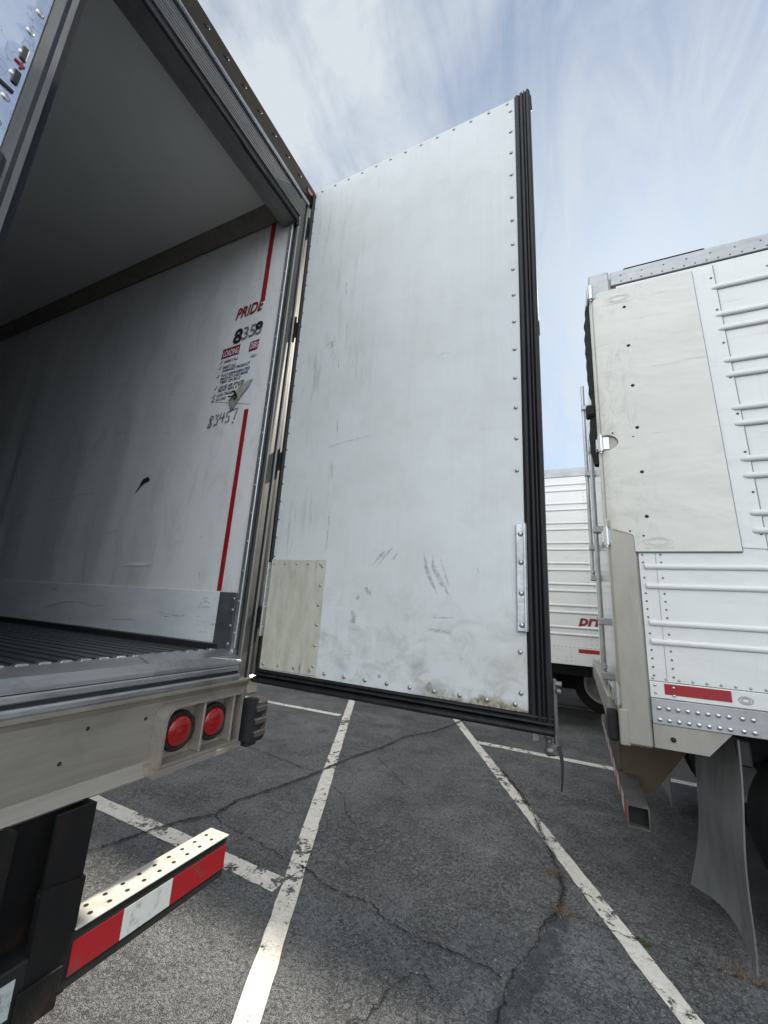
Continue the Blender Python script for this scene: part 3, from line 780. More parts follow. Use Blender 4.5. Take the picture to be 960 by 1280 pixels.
# lamp housing
def lamp_set(yc):
    s = MB(); xo = -1.300; xi = -1.3575
    ya, yb, za, zb = yc[0], yc[1], 1.043, 1.238
    # rounded outer rim, open face
    out = []
    rr = .045
    for a in range(0, 91, 15): out.append((ya + rr - rr * math.cos(R(a)), zb - rr + rr * math.sin(R(a))))
    outer = [(ya, za)] + out + [(yb, zb), (yb, za)]
    th = .010
    inner = [(ya + th, za + th)] + [(max(p[0], ya) + th * (1 if p[0] < yb else -1), p[1] - th) for p in out] + [(yb - th, zb - th), (yb - th, za + th)]
    n = len(outer)
    for i in range(n):
        j = (i + 1) % n
        s.face([(xi, *outer[i]), (xi, *outer[j]), (xo, *outer[j]), (xo, *outer[i])][::-1], 0, False)
        s.face([(xi, *inner[i]), (xi, *inner[j]), (xo, *inner[j]), (xo, *inner[i])], 0, False)
        s.face([(xo, *outer[i]), (xo, *outer[j]), (xo, *inner[j]), (xo, *inner[i])][::-1], 0, False)
    ym = (ya + yb) / 2 - .012
    s.box(xi, xo - .004, ym - .005, ym + .005, za + .011, zb - .011, 0, .002)
    s.box(xi, xo - .004, yb - .052, yb - .042, za + .011, zb - .011, 0, .002)
    s.prism([(xi, za - .02), (xo + .006, za - .022), (xo + .006, za - .004), (xi, za + .012)][::-1], 1, ya - .02, yb + .01, 0)
    return s, ym
ls, ym = lamp_set((1.085, 1.455))
ls.build('lamp_housing', 'stainless', T1)
for yc in (1.184, 1.345):
    l = MB(); l.lathe([(.052, .012), (.053, .018), (.045, .024), (.02, .028), (.001, .029)], (-1.3575, yc, 1.136), 0, 28, 0)
    lo = l.build('tail_lamp', 'lamp_red', T1)
    l = MB(); l.lathe([(.069, 0), (.070, .010), (.066, .019), (.056, .020), (.052, .012)], (-1.3575, yc, 1.136), 0, 28, 0)
    l.build('lamp_gasket', 'rubber', lo)
b = MB()
b.box(-1.353, -1.272, 1.488, 1.598, 1.022, 1.198, 0, .016)
for k in range(3): b.box(-1.275, -1.266, 1.506, 1.582, 1.045 + k * .05, 1.070 + k * .05, 0, .004)
b.box(-1.35, -1.29, 1.50, 1.56, 1.008, 1.025, 0, .006)
b.build('dock_bumper', 'rubber_rough', T1)

# under-ride guard, standing a little proud of the skirt
KG = 0.955
def near(m):
    m.v = [(x * KG, y * KG, EYE + (z - EYE) * KG) for x, y, z in m.v]; return m
b = MB(); b.box(-1.44, -1.345, -.95, 1.515, .525, .665, 0, .004)
gd = near(b).build('guard_bar', 'underframe_black', T1)
b = MB(); b.box(-1.442, -1.340, .935, 1.518, .666, .671, 0, .001)
for k in range(9):
    y0 = .99 + k * .058
    for x in (-1.37, -1.412): b.lathe([(.0001, 0), (.0075, 0)], (x, y0 + (.012 if x < -1.39 else 0), .6716), 2, 10, 1)
near(b).build('guard_top_plate', ['bumper_white', 'hole_dark'], gd)
for (ya, yb, m) in ((.935, 1.085, 'red_tape'), (1.085, 1.262, 'white_tape'), (1.262, 1.512, 'red_tape'), (.62, .80, 'white_tape'), (.44, .62, 'red_tape'), (.2, .44, 'white_tape')):
    b = MB(); b.box(-1.3445, -1.3425, ya, yb, .556, .638); near(b).build('reflective_tape', m, gd)
for y0 in (.855, -.37):
    b = MB()
    b.box(-1.43, -1.42, y0 - .135, y0 + .075, .52, .992)                           # web
    b.box(-1.42, -1.352, y0 + .068, y0 + .075, .80, .992); b.box(-1.42, -1.346, y0 + .060, y0 + .085, .52, .80, 0, .004)
    b.prism([(-1.35, y0 - .030), (-1.35, y0 + .075), (-1.362, y0 + .075), (-1.362, y0 - .030)][::-1], 2, .805, .992)
    b.prism([(y0 - .030, .80), (y0 - .018, .80), (y0 - .004, .52), (y0 - .028, .50), (y0 + .06, .50), (y0 + .080, .80), (y0 - .01, .815)][3:] + [(y0 - .035, .815), (y0 - .03, .6)], 0, -1.366, -1.343)
    b.box(-1.42, -1.352, y0 - .135, y0 - .125, .60, .992)
    b.box(-1.3425, -1.3365, y0 - .045, y0 + .06, .505, .60, 0, .002)
    b.prism([(-1.44, .52), (-1.44, .99), (-1.75, 1.16), (-1.75, 1.0)][::-1], 1, y0 - .11, y0 - .095)
    b.prism([(-1.44, .52), (-1.44, .99), (-1.70, 1.16)][::-1], 1, y0 + .03, y0 + .04)
    b.box(-1.50, -1.445, y0 - .12, y0 + .07, .66, 1.20, 0, .004)
    b.tube([(-1.36, y0 - .028, .80), (-1.348, y0 - .028, .796)], .012, 8)
    near(b).build('guard_leg', 'rusty_black', T1)

# wheels
def wheel(name, c, sg, parent, tyre=True):
    """dual wheel whose outer side faces sg along Y"""
    w = MB()
    y0 = c[1]
    for dy in (0, -.34 * sg):
        w.lathe([(.30, -.13), (.42, -.145), (.485, -.13), (.505, -.09), (.51, 0), (.505, .09), (.485, .13), (.42, .145), (.30, .13)], (c[0], y0 + dy, c[2]), 1, 40, 0)
    o = w.build(name, 'tyre_rubber', parent)
    w = MB()
    q = sg
    w.lathe([(.30, .13 * q), (.315, .135 * q), (.31, .15 * q), (.285, .14 * q), (.27, .05 * q), (.24, -.02 * q), (.16, -.03 * q), (.15, .06 * q), (.11, .12 * q), (.001, .13 * q)], (c[0], y0, c[2]), 1, 40, 0)
    w.lathe([(.28, -.13 * q - .34 * q), (.335, -.142 * q - .34 * q), (.335, -.156 * q - .34 * q), (.285, -.156 * q - .34 * q), (.26, -.05 * q - .34 * q), (.10, -.02 * q - .34 * q), (.001, -.02 * q - .34 * q)], (c[0], y0, c[2]), 1, 40, 0)
    w.build('wheel_rim', 'rim_steel', o)
    return o
for x in (-4.6, -5.85):
    wheel('wheel', (x, 1.42, .51), 1, T1); wheel('wheel', (x, -.86, .51), -1, T1)
b = MB()
for x in (-4.6, -5.85): b.tube([(x, -.86, .51), (x, 1.42, .51)], .07, 10)
for y in (-.2, .76): b.box(-7.2, -1.55, y - .05, y + .05, .78, 1.10, 0, .01)
b.build('slider_frame', 'underframe_black', T1)
# landing gear far forward
for y in (-.6, 1.16):
    b = MB()
    b.box(-12.2, -12.06, y - .07, y + .07, .08, 1.11, 0, .01); b.box(-12.27, -11.99, y - .14, y + .14, 0.0, .08, 0, .01)
    b.build('landing_leg', 'underframe_black', T1)

# shut rear door (near side)
XD = XR + .012
d = MB()
d.box(XR - .09, XD, -.925, .300, 1.41, 3.768, 0, .003)
sd = d.build('rear_door', 'mirror_skin', T1)
d = MB()
d.box(XR - .05, XD + .006, .300, .322, 1.41, 3.768, 0)
d.box(XR - .05, XD + .005, .322, .332, 1.41, 3.768, 1)
d.box(XR - .05, XD + .008, .332, .346, 1.41, 3.768, 0)
d.box(XR - .09, XD - .030, .346, .372, 1.41, 3.768, 2)
d.build('door_edge_trim', ['post_dark', 'dark_paint', 'gasket'], sd)
d = MB()
for k in range(22): d.rivet((XD, .278 + rng.uniform(-.004, .004), 1.55 + k * .085), (1, 0, 0), .011, .005, 0, 10)
for z in (3.08, 2.99): d.box(XD, XD + .006, .272, .288, z - .024, z + .024, 1, .003)
d.box(XD, XD + .004, .266, .290, 3.036, 3.044, 2, .001); d.box(XD, XD + .005, .279, .285, 3.026, 3.05, 2, .001)
d.box(XD, XD + .006, .215, .285, 2.935, 2.943, 1)
d.build('door_rivets', ['bright_metal', 'dark_paint', 'red_stripe'], sd)
d = MB()
d.box(XD, XD + .03, .20, .312, 2.655, 2.735, 0, .012)
d.build('rod_guide', 'dark_paint', sd)
d = MB()
d.box(XD, XD + .028, .16, .312, 2.60, 2.654, 0, .006); d.box(XD, XD + .034, .26, .30, 2.56, 2.60, 0, .006)
d.tube([(XD + .04, .235, 1.50), (XD + .04, .235, 2.59)], .016, 10)
d.build('lock_rod', 'bright_metal', sd)

# swung-out rear door (far side): inner skin faces the camera side
YD = 1.55
dx0, dx1 = -1.345, -.088
d = MB()
d.box(dx0 + .02, -.106, YD + .010, YD + .105, 1.285, 4.075, 0, .006)
od = d.build('rear_door', 'stainless', T1)
d = MB()
# skin, slightly tapering as measured
TL, TR, BR, BL = (-1.338, 4.070), (-.163, 4.108), (-.157, 1.306), (-1.316, 1.318)
n = 14
rows = []
for i in range(n + 1):
    v = i / n; row = []
    for j in range(n + 1):
        u = j / n
        x = (TL[0] * (1 - u) + TR[0] * u) * (1 - v) + (BL[0] * (1 - u) + BR[0] * u) * v
        z = (TL[1] * (1 - u) + TR[1] * u) * (1 - v) + (BL[1] * (1 - u) + BR[1] * u) * v
        row.append((x, YD, z))
    rows.append(row)
d.grid(rows, 0, False, True)
# thin returns so the skin has thickness
e = [rows[0][0], rows[0][-1], rows[-1][-1], rows[-1][0]]
for p, q in zip(e, e[1:] + e[:1]): d.face([p, q, (q[0], YD + .01, q[2]), (p[0], YD + .01, p[2])])
def lerp(a, b, t): return tuple(x + (y - x) * t for x, y in zip(a, b))
def rv(p, r=.0085): d.rivet((p[0], YD - .0003, p[1]), (0, -1, 0), r, r * .65, 1, 8)
for k in range(21):
    t_ = (k + .55) / 21
    if not (.735 < t_ < .905): p = lerp(TR, BR, t_); rv((p[0] - .022, p[1]))
for k in range(30):
    p = lerp(TL, BL, (k + .4) / 30); rv((p[0] + .014, p[1]), .006)
for k in range(13):
    p = lerp(TL, TR, (k + .6) / 13); rv((p[0], p[1] - .016), .0075)
for k in range(9):
    p = lerp(BL, BR, .30 + k * .083); rv((p[0], p[1] + .022))
d.build('inner_skin', ['door_skin', 'galvanised'], od)
d = MB()
d.box(-1.319, -1.008, YD - .0045, YD - .0005, 1.322, 1.815, 0, .001)
for k in range(6): d.rivet((-1.026, YD - .0045, 1.36 + k * .085), (0, -1, 0), .007, mi=1)
for k in range(5): d.rivet((-1.30 + k * .066, YD - .0045, 1.795), (0, -1, 0), .006, mi=1)
for k in range(4): d.rivet((-1.295 + k * .085, YD - .0045, 1.342), (0, -1, 0), .007, mi=1)
d.build('patch_plate', ['patch_plate', 'galvanised'], od)
d = MB()
d.box(-.188, -.150, YD - .012, YD - .0005, 1.568, 1.955, 0, .003)
d.box(-.161, -.152, YD - .026, YD - .010, 1.568, 1.955, 0, .002)
for z in (1.59, 1.70, 1.81, 1.915): d.rivet((-.171, YD - .012, z), (0, -1, 0), .010, .006, 0)
d.build('angle_strip', 'aluminium', od)
d = MB(); d.box(-1.322, -1.312, YD - .03, YD - .006, 1.46, 1.80, 0, .003)
for k in range(4): d.rivet((-1.3115, YD - .018, 1.50 + k * .09), (1, 0, 0), .006)
d.build('hinge_strip', 'galvanised', od)
# ribbed door seals
def seal(name, prof, axis, a, b):
    q = MB(); q.prism(prof, axis, a, b, 0, True, False); return q.build(name, 'gasket', od)
q = MB()                                                  # free edge: ribs run top to bottom
def vrib(x0, x1, yo, zt, zb, dxb): 
    n_ = 7; rows = []
    for i in range(13):
        v = i / 12; row = []
        for k in range(n_):
            a = math.pi * k / (n_ - 1)
            row.append((x0 + (x1 - x0) * (.5 - .5 * math.cos(a)) + dxb * v, YD + .012 - (yo + .012) * math.sin(a), zt + (zb - zt) * v))
        rows.append(row)
    q.grid(rows, 0, False, True)
for (x0, x1, yo) in ((-.168, -.138, .010), (-.144, -.122, .015), (-.127, -.110, .012), (-.116, -.092, .018)):
    vrib(x0, x1, yo, 4.108, 1.262, .012)
q.box(-.155, -.088, YD + .004, YD + .07, 4.078, 4.100, 0, .005)
q.tube([(-.125, YD + .01, 4.09), (-.122, YD + .01, 4.15)], [.006, .002], 6)
q.build('free_edge_seal', 'gasket', od)
q = MB()
for (z0, z1, yo) in ((1.318, 1.300, .012), (1.304, 1.288, .028), (1.290, 1.258, .040)):
    rows = []
    for i in range(13):
        u = i / 12; row = []
        for k in range(7):
            a = math.pi * k / 6
            row.append((-1.325 + (1.325 - .078) * u, YD + .012 - (yo + .012) * math.sin(a), z0 + (z1 - z0) * (.5 - .5 * math.cos(a)) - .010 * u))
        rows.append(row)
    q.grid(rows, 0, False, True)
q.build('bottom_seal', 'gasket', od)
q = MB()
rows = []
for i in range(15):
    v = i / 14; row = []
    for k in range(7):
        a = math.pi * k / 6
        row.append((-1.356 + .030 * (.5 - .5 * math.cos(a)) + .018 * v, YD + .006 - .016 * math.sin(a), 4.05 + (1.30 - 4.05) * v))
    rows.append(row)
q.grid(rows, 0, False, True)
q.build('hinge_edge_seal', 'gasket', od)
# torn notch, keeper and rods on the free edge
q = MB(); q.box(-.098, -.084, YD + .0, YD + .04, 2.76, 2.82, 0, .006); q.box(-.096, -.087, YD, YD + .03, 2.67, 2.76, 0, .004); q.build('torn_seal_tab', 'rubber', od)
q = MB()
q.tube([(-.150, YD + .12, 1.20), (-.150, YD + .12, 3.95)], .015, 12)
for z in (1.45, 2.25, 3.2): q.box(-.175, -.125, YD + .09, YD + .145, z - .03, z + .03, 0, .006)
q.build('lock_rod', 'bright_metal', od)
q = MB()
q.box(-.082, -.068, YD + .02, YD + .05, 1.20, 1.42, 0, .005)
q.tube([(-.078, YD + .03, 1.405), (-.052, YD + .03, 1.405)], .010, 10); q.rivet((-.062, YD + .014, 1.385), (0, -1, .1), .010)
q.box(-.107, -.074, YD + .012, YD + .05, 1.185, 1.222, 0, .006)
q.tube([(-.098, YD + .03, 1.28), (-.098, YD + .03, 1.19)], .010, 8)
q.lathe([(.001, -.012), (.014, -.010), (.015, .006), (.001, .01)], (-.096, YD + .015, 1.200), 1, 12)
q.lathe([(.001, -.012), (.010, -.010), (.011, .006), (.001, .01)], (-.100, YD + .015, 1.243), 1, 12)
q.build('door_keeper', 'post_dark', od)
q = MB()
q.grid([[(-.072, YD + .02, 1.215), (-.060, YD + .03, 1.22)], [(-.063, YD + .015, 1.17), (-.053, YD + .025, 1.17)], [(-.063, YD + .01, 1.12), (-.056, YD + .02, 1.12)], [(-.066, YD + .01, 1.09), (-.061, YD + .018, 1.088)]], 0)
q.grid([[(-.060, YD + .03, 1.22), (-.064, YD + .028, 1.215)], [(-.053, YD + .025, 1.17), (-.057, YD + .024, 1.17)], [(-.056, YD + .02, 1.12), (-.060, YD + .019, 1.12)], [(-.061, YD + .018, 1.088), (-.064, YD + .017, 1.09)]], 0)
q.build('hold_back_strap', 'rubber', od)
# hinges between post and door
for z in (1.55, 2.35, 3.15, 3.85):
    q = MB(); q.tube([(-1.352, 1.60, z - .07), (-1.352, 1.60, z + .07)], .017, 12); q.box(-1.40, -1.355, 1.598, 1.606, z - .05, z + .05, 0, .002)
    q.build('door_hinge', 'galvanised', T1)
# rub marks on the skin
q = MB(); q.mapf = lambda p: (p.x, YD - .0018, p.y)
for ps, w in (([(-.545, 1.845), (-.535, 1.79), (-.515, 1.74), (-.485, 1.685)], [.004, .014, .014, .003]), ([(-.51, 1.845), (-.505, 1.79), (-.47, 1.73), (-.43, 1.67)], [.004, .016, .018, .003]), ([(-.475, 1.82), (-.455, 1.76), (-.44, 1.72)], [.003, .010, .003]),
              ([(-.715, 1.86), (-.745, 1.83), (-.78, 1.79)], [.004, .012, .003]), ([(-.685, 1.87), (-.715, 1.84), (-.76, 1.78)], [.004, .012, .003]), ([(-.66, 1.85), (-.68, 1.82)], [.003, .008]),
              ([(-.80, 1.70), (-.79, 1.675), (-.775, 1.68)], .016), ([(-.86, 1.60), (-.845, 1.575), (-.85, 1.55)], .016), ([(-.83, 1.665), (-.84, 1.65)], .014), ([(-.515, 1.33), (-.50, 1.36)], .02), ([(-.72, 1.355), (-.70, 1.36)], .014),
              ([(-1.135, 2.94), (-1.12, 2.96), (-1.10, 2.955), (-1.095, 2.935), (-1.11, 2.925)], .014), ([(-1.128, 2.955), (-1.09, 2.965)], .008),
              ([(-1.02, 2.06), (-1.015, 1.97), (-1.018, 1.86)], [.003, .008, .003]), ([(-1.03, 2.28), (-1.02, 2.2)], .006), ([(-1.02, 2.5), (-1.015, 2.44)], .006), ([(-1.045, 3.32), (-1.04, 3.24)], .007), ([(-1.05, 2.85), (-1.045, 2.8)], .006), ([(-1.02, 3.05), (-1.01, 2.9)], .004),
              ([(-1.06, 2.365), (-.95, 2.385), (-.83, 2.395)], .005), ([(-.52, 2.74), (-.49, 2.755), (-.465, 2.745)], .006), ([(-.50, 1.595), (-.42, 1.60)], .006), ([(-.52, 1.55), (-.43, 1.545)], .012), ([(-.33, 1.79), (-.325, 1.77)], .006)):
    q.stroke(ps, w)
q.build('scuff_marks', 'scuff_ink', od)

# ------------------------------------------------------------------ trailer parked tail-on across the gap (rear plane x = XT)
XT, YS, YE = .205, 2.883, 5.48
T2 = thing('refrigerated_trailer', 'trailer at the right with a pale scuffed corner cover and black mud flap', 'trailer', (7.0, 4.18, 0), 'white refrigerated trailers')
b = MB(); b.box(XT + .03, 14.0, YS + .02, YE, 1.10, 4.06, 0); b.build('trailer_shell', 'trailer_white', T2)
def ribbed(mb, y, x0, x1, z0, z1, ribs, sg=-1, r=.017, end=False):
    """side sheet facing -Y with half-round swages; ends rounded when end"""
    mb.face([(x0, y, z0), (x1, y, z0), (x1, y, z1), (x0, y, z1)], 0)
    for z in ribs:
        rows = []
        xs = [x0 + .0] + ([x0 + .012, x0 + .03] if end else []) + [x1]
        hs = [.02] + ([.6, 1.0] if end else []) + [1.0]
        if not end: hs[0] = 1.0
        for x, h in zip(xs, hs):
            rows.append([(x, y - .0005 - r * .75 * h * math.sin(math.pi * k / 8) ** .8, z + r * (.45 + .55 * h) * -math.cos(math.pi * k / 8)) for k in range(9)])
        mb.grid(rows, 0, False, True)
low = [1.525, 1.63, 1.842, 1.958]
b = MB()
ribbed(b, YS, .366, 14.0, 1.312, 3.975, [])
for z in low: 
    m_ = MB(); ribbed(m_, YS - .0, .392, 14.0, z, z + .0001, [z], r=.017)
    k = len(b.v); b.v += m_.v[4:]; b.f += [tuple(i - 4 + k for i in f) for f in m_.f[1:]]; b.mi += m_.mi[1:]; b.sm += m_.sm[1:]
hi = [z0 + dz for z0 in (2.165, 2.49, 2.817, 3.142, 3.475) for dz in (0, .103)] + [3.785]
for z in hi:
    m_ = MB(); ribbed(m_, YS - .004, .895 + (3.9 - z) * .014, 14.0, z, z + .0001, [z], r=.019, end=True)
    k = len(b.v); b.v += m_.v[4:]; b.f += [tuple(i - 4 + k for i in f) for f in m_.f[1:]]; b.mi += m_.mi[1:]; b.sm += m_.sm[1:]
# rivet columns low on the side
for x in (.385, .478):
    for k in range(16):
        z = 2.03 - k * .046
        if all(abs(z - q) > .022 for q in low): b.rivet((x + (2.03 - z) * .01, YS, z), (0, -1, 0), .0062, .004, 1)
for k in range(60): b.rivet((.385 + k * .062, YS, 1.325), (0, -1, 0), .0075, .006, 2)
for x in (1.19, 2.4, 3.6):
    for k in range(26): b.rivet((x, YS, 1.36 + k * .1), (0, -1, 0), .006, .004, 1)
b.box(.452, .4535, YS - .0012, YS, 1.313, 2.04, 1)
b.build('side_panel', ['trailer_white', 'ink_grey', 'rail_metal'], T2)
# backing strip the swages end on
b = MB()
b.prism([(.838, 2.072), (.975, 2.062), (.920, 3.955), (.800, 3.95)], 1, YS - .005, YS - .001, 0)
for k in range(8): b.rivet((.905 + k * .0075, YS - .005, 3.86 - k * .245), (0, -1, 0), .0075, .005, 1)
b.build('side_seam_strip', ['trailer_white', 'ink_grey'], T2)
# moulded corner cover with rounded wrap, notch for the middle hinge and a stepped foot
def cover_outline():
    pts = []
    def arc(cx, cz, r, a0, a1, n=8):
        for i in range(n + 1):
            a = R(a0 + (a1 - a0) * i / n); pts.append((cx + r * math.cos(a), cz + r * math.sin(a)))
    pts.append((.812, 3.948))
    arc(.262, 3.872, .072, 90, 180)                        # top corner
    pts.append((.190, 2.835))
    return pts
def yw(x):                                                 # wraps round the rear corner towards the door
    r = .07
    if x >= .255: return YS - .013
    return YS - .013 + r - math.sqrt(max(0, r * r - (.255 - x) ** 2))
zs = []
def left_edge(z):
    if z > 3.86: return .19 + (.072 - math.sqrt(max(0, .072 ** 2 - (z - 3.872) ** 2)) if z > 3.872 else 0)
    if 2.72 <= z <= 2.83:                                   # hinge notch, bay open to the rear
        c = (z - 2.775) / .055; return .190 + .115 * math.sqrt(max(0, 1 - c * c)) ** .6
    if z < 2.185:                                           # stepped foot round the lower hinge
        q = min(1, (2.185 - z) / .05); return .190 + .160 * math.sqrt(1 - (1 - q) ** 2)
    return .190
zl = sorted(set([2.048 + i * .0333 for i in range(5)] + [2.185, 2.18, 2.17, 2.155, 2.14, 2.715, 2.72, 2.7225, 2.728, 2.74, 2.76, 2.775, 2.79, 2.81, 2.822, 2.8275, 2.83, 2.835] + [2.2 + i * .1 for i in range(5)] + [2.9 + i * .1 for i in range(10)] + [3.88, 3.90, 3.92, 3.933, 3.942, 3.947]))
c = MB(); rows = []
for z in zl:
    xl = left_edge(z); xr = .862 - (z - 2.05) * .03; row = []
    for i in range(19):
        u = (i / 18) ** 1.7; x = xl + (xr - xl) * u
        row.append((x, yw(x), z))
    rows.append(row)
c.grid(rows, 0, False, True)
back = [[(x, y + .008, z) for x, y, z in r] for r in rows]
c.grid([r[::-1] for r in back], 0, False, True)
for A, Bk in ((rows[0], back[0]), (rows[-1], back[-1]), ([r[0] for r in rows], [r[0] for r in back]), ([r[-1] for r in rows], [r[-1] for r in back])): c.grid([A, Bk], 0, False, False)
for k, z in enumerate((3.78, 3.47, 3.165, 2.86, 2.555, 2.265)): c.rivet((.405 + k * .004, YS - .013, z), (0, -1, 0), .011, .004, 1, 10)
c.rivet((.275, YS - .013, 2.84), (0, -1, 0), .006, .003, 1); c.rivet((.39, YS - .013, 2.80), (0, -1, 0), .005, .003, 1); c.rivet((.33, YS - .013, 2.175), (0, -1, 0), .006, .003, 1); c.rivet((.40, YS - .013, 2.145), (0, -1, 0), .006, .003, 1)
c.mapf = lambda p: (p.x, YS - .0142, p.y)
for (cx, cz) in ((.47, 2.105), (.37, 3.86)):               # moulded maker's lozenge, raised lines only
    for rr in (1.0, .72):
        pp = [(cx + .075 * rr * math.copysign(abs(math.cos(a)) ** 1.4, math.cos(a)), cz + .026 * rr * math.sin(a)) for a in [i * math.pi / 12 for i in range(25)]]
        c.stroke(pp, .0028, 2)
    c.stroke([(cx - .07, cz - .036), (cx + .08, cz - .036)], .003, 2)
c.build('corner_cover', ['cover_plastic', 'hole_dark', 'cover_emboss'], T2)
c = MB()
c.tube([(.865, YS - .0045, 2.046), (.8075, YS - .0045, 3.945)], .004, 6); c.tube([(.978, YS - .003, 2.058), (.923, YS - .003, 3.955)], .0028, 6); c.tube([(.36, YS - .005, 2.044), (.865, YS - .005, 2.044)], .004, 6)  # dark bead in place of shade along the cover and strip edges
c.build('edge_shade_bead', 'header_band', T2)
# steel rear corner post, seen below the cover and in the notch
p = MB()
p.box(XT + .005, .362, YS - .008, YS + .08, .955, 2.26, 0, .012)
p.box(XT, .355, YS + .002, YS + .08, 2.26, 3.97, 0, .006)
p.box(XT - .004, .250, YS - .014, YS + .07, .950, 1.14, 1, .006)
p.build('rear_post', ['tan_steel', 'tan_steel'], T2)
# top rail and corner cap
p = MB()
p.box(.335, 14, YS - .006, YS + .06, 3.985, 4.098, 0, .004)
for k in range(70): p.rivet((.40 + k * .062, YS - .006, 4.005), (0, -1, 0), .0055, .004, 1)
for k in range(10): p.rivet((.40 + k * .13, YS - .006, 4.055), (0, -1, 0), .0055, .004, 1)
p.box(.42, .90, YS + .0, YS + .2, 4.10, 4.118, 2, .008)
p.build('top_rail', ['rail_metal', 'ink_grey', 'rubber'], T2)
p = MB(); p.box(XT - .012, .326, YS - .010, YS + .08, 3.90, 4.115, 0, .010); p.build('corner_cap', 'rail_metal', T2)
# bottom rail, reflective tape, big rivets, triangular end skirt
p = MB()
p.box(.366, 14, YS - .006, YS + .05, 1.222, 1.308, 0, .003)
p.box(.366, 14, YS - .010, YS + .05, 1.088, 1.219, 1, .003)
for k in range(10):
    x = .40 + k * .044 + (.012 if k > 7 else 0)
    for z in (1.112, 1.172): p.rivet((x, YS - .010, z), (0, -1, 0), .0125, .008, 2, 10)
for (x, z) in ((.392, 1.29), (.392, 1.25), (.478, 1.285), (.478, 1.243)): p.rivet((x, YS - .0065, z), (0, -1, 0), .008, .006, 2)
p.mapf = lambda q: (q.x, YS - .0068, q.y)
for rr in (1.0, .6): p.stroke([(.79 + .03 * rr * math.cos(a), 1.262 + .018 * rr * math.sin(a)) for a in [i * math.pi / 10 for i in range(21)]], .006, 2)
br = p.build('bottom_rail', ['trailer_white', 'rail_metal', 'bright_metal'], T2)
p = MB(); p.box(.435, .732, YS - .0085, YS - .0063, 1.246, 1.302)
p.build('reflective_tape', 'red_tape', br)
p = MB()
p.prism([(.366, .965), (.608, .965), (.715, 1.086), (.366, 1.086)], 1, YS - .004, YS + .01, 0)
p.lathe([(.013, 0), (.013, -.006), (.001, -.008)], (.455, YS - .004, 1.018), 1, 14, 1)
p.build('end_skirt', ['tan_steel', 'hole_dark'], T2)
# rear face: doors, hinges, rods, buffers, light box
p = MB(); p.box(XT + .052, XT + .09, YS + .085, YE - .08, 1.20, 3.95, 0, .004)
rd = p.build('rear_door', 'trailer_white', T2)
for (ya, yb, za, zb, m) in ((3.18, 3.42, 1.62, 1.90, 'yellow_sticker'), (3.2, 3.4, 2.0, 2.1, 'red_tape'), (2.98, 4.1, 1.24, 1.31, 'red_tape')):
    p = MB(); p.box(XT + .0495, XT + .0515, ya, yb, za, zb); p.build('door_sticker', m, rd)
for z in (3.965, 2.775, 2.145, 1.215):
    p = MB()
    p.tube([(XT - .004, YS - .004, z - .055), (XT - .004, YS - .004, z + .055)], .017, 12)
    p.tube([(XT - .004, YS - .004, z - .068), (XT - .004, YS - .004, z + .068)], .009, 8)
    p.box(XT - .01, XT + .05, YS - .006, YS + .004, z - .045, z + .045, 0, .003)
    p.box(XT - .03, XT + .0, YS, YS + .22, z - .04, z + .04, 0, .006)
    p.build('door_hinge', 'bright_metal', T2)
for y, x, za, zb, zs_ in ((3.45, .170, 1.06, 3.05, (1.25, 1.62, 2.3, 2.95)), (4.2, .162, 1.98, 3.95, (2.0, 2.28, 3.0, 3.7))):
    p = MB()
    p.tube([(x, y, za), (x, y, zb)], .017, 12)
    for z in zs_:
        p.box(x - .02, XT + .053, y - .035, y + .035, z - .025, z + .025, 0, .006)
    p.box(x - .01, x + .02, y - .03, y + .25, zs_[0] + .04, zs_[0] + .08, 0, .008)
    p.build('lock_rod', 'galvanised', rd)
p = MB()                                                   # ragged dark weather strip and marker lamp hoods
rows = []
for i in range(24):
    z = 3.95 - i * .056; w = (.036 * math.sin(math.pi * min(1, (i + .6) / 16)) ** .35 if i < 16 else .045 * math.sin(math.pi * (i - 15.7) / 8) ** .6) + (.006 if i % 2 else 0) + rng.uniform(0, .006)
    rows.append([(XT - .012, YS + .06, z), (XT - .012 - w, YS + .10, z), (XT - .012 - w, YS + .13, z), (XT - .012, YS + .15, z)])
p.grid(rows, 0, True, False)
p.box(XT - .075, XT - .01, YS + .05, YS + .14, 3.02, 3.10, 0, .01)
p.build('weather_strip', 'rubber_rough', T2)
p = MB()
p.box(XT - .05, XT + .02, YS + .09, YE - .05, 1.02, 1.19, 0, .008)
p.build('rear_sill', 'tan_steel', T2)
p = MB(); p.box(XT - .06, XT - .002, YS + .02, YS + .13, .955, 1.12, 0, .014); p.box(XT - .06, XT - .002, YE - .13, YE - .02, .955, 1.12, 0, .014)
p.build('dock_bumper', 'rubber_rough', T2)
# under-ride guard of this trailer: a hollow bar with hazard tape
p = MB()
ga, gb = .215, .322
for (x0, x1, z0, z1) in ((ga, ga + .006, .53, .64), (gb - .006, gb, .53, .64), (ga + .006, gb - .006, .634, .64), (ga + .006, gb - .006, .53, .536)):
    p.box(x0, x1, 2.93, 5.40, z0, z1)
p.box(ga + .0065, gb - .0065, 2.98, 5.35, .5365, .6335, 1)
gd2 = p.build('guard_bar', ['guard_grey', 'hole_dark'], T2)
for k in range(16):
    y0 = 2.93 + k * .153
    p = MB(); p.box(ga - .0025, ga - .0005, y0, y0 + .153, .54, .63); p.build('reflective_tape', 'red_tape' if k % 2 == 0 else 'white_tape', gd2)
for y in (3.50, 4.86):
    p = MB()
    p.prism([(.245, .64), (.245, 1.08), (.80, 1.08), (.42, .55), (.33, .53)], 1, y - .006, y + .006)
    p.box(.225, .30, y + .006, y + .09, .645, 1.08, 0, .004)
    p.build('guard_leg', 'rusty_brown', T2)
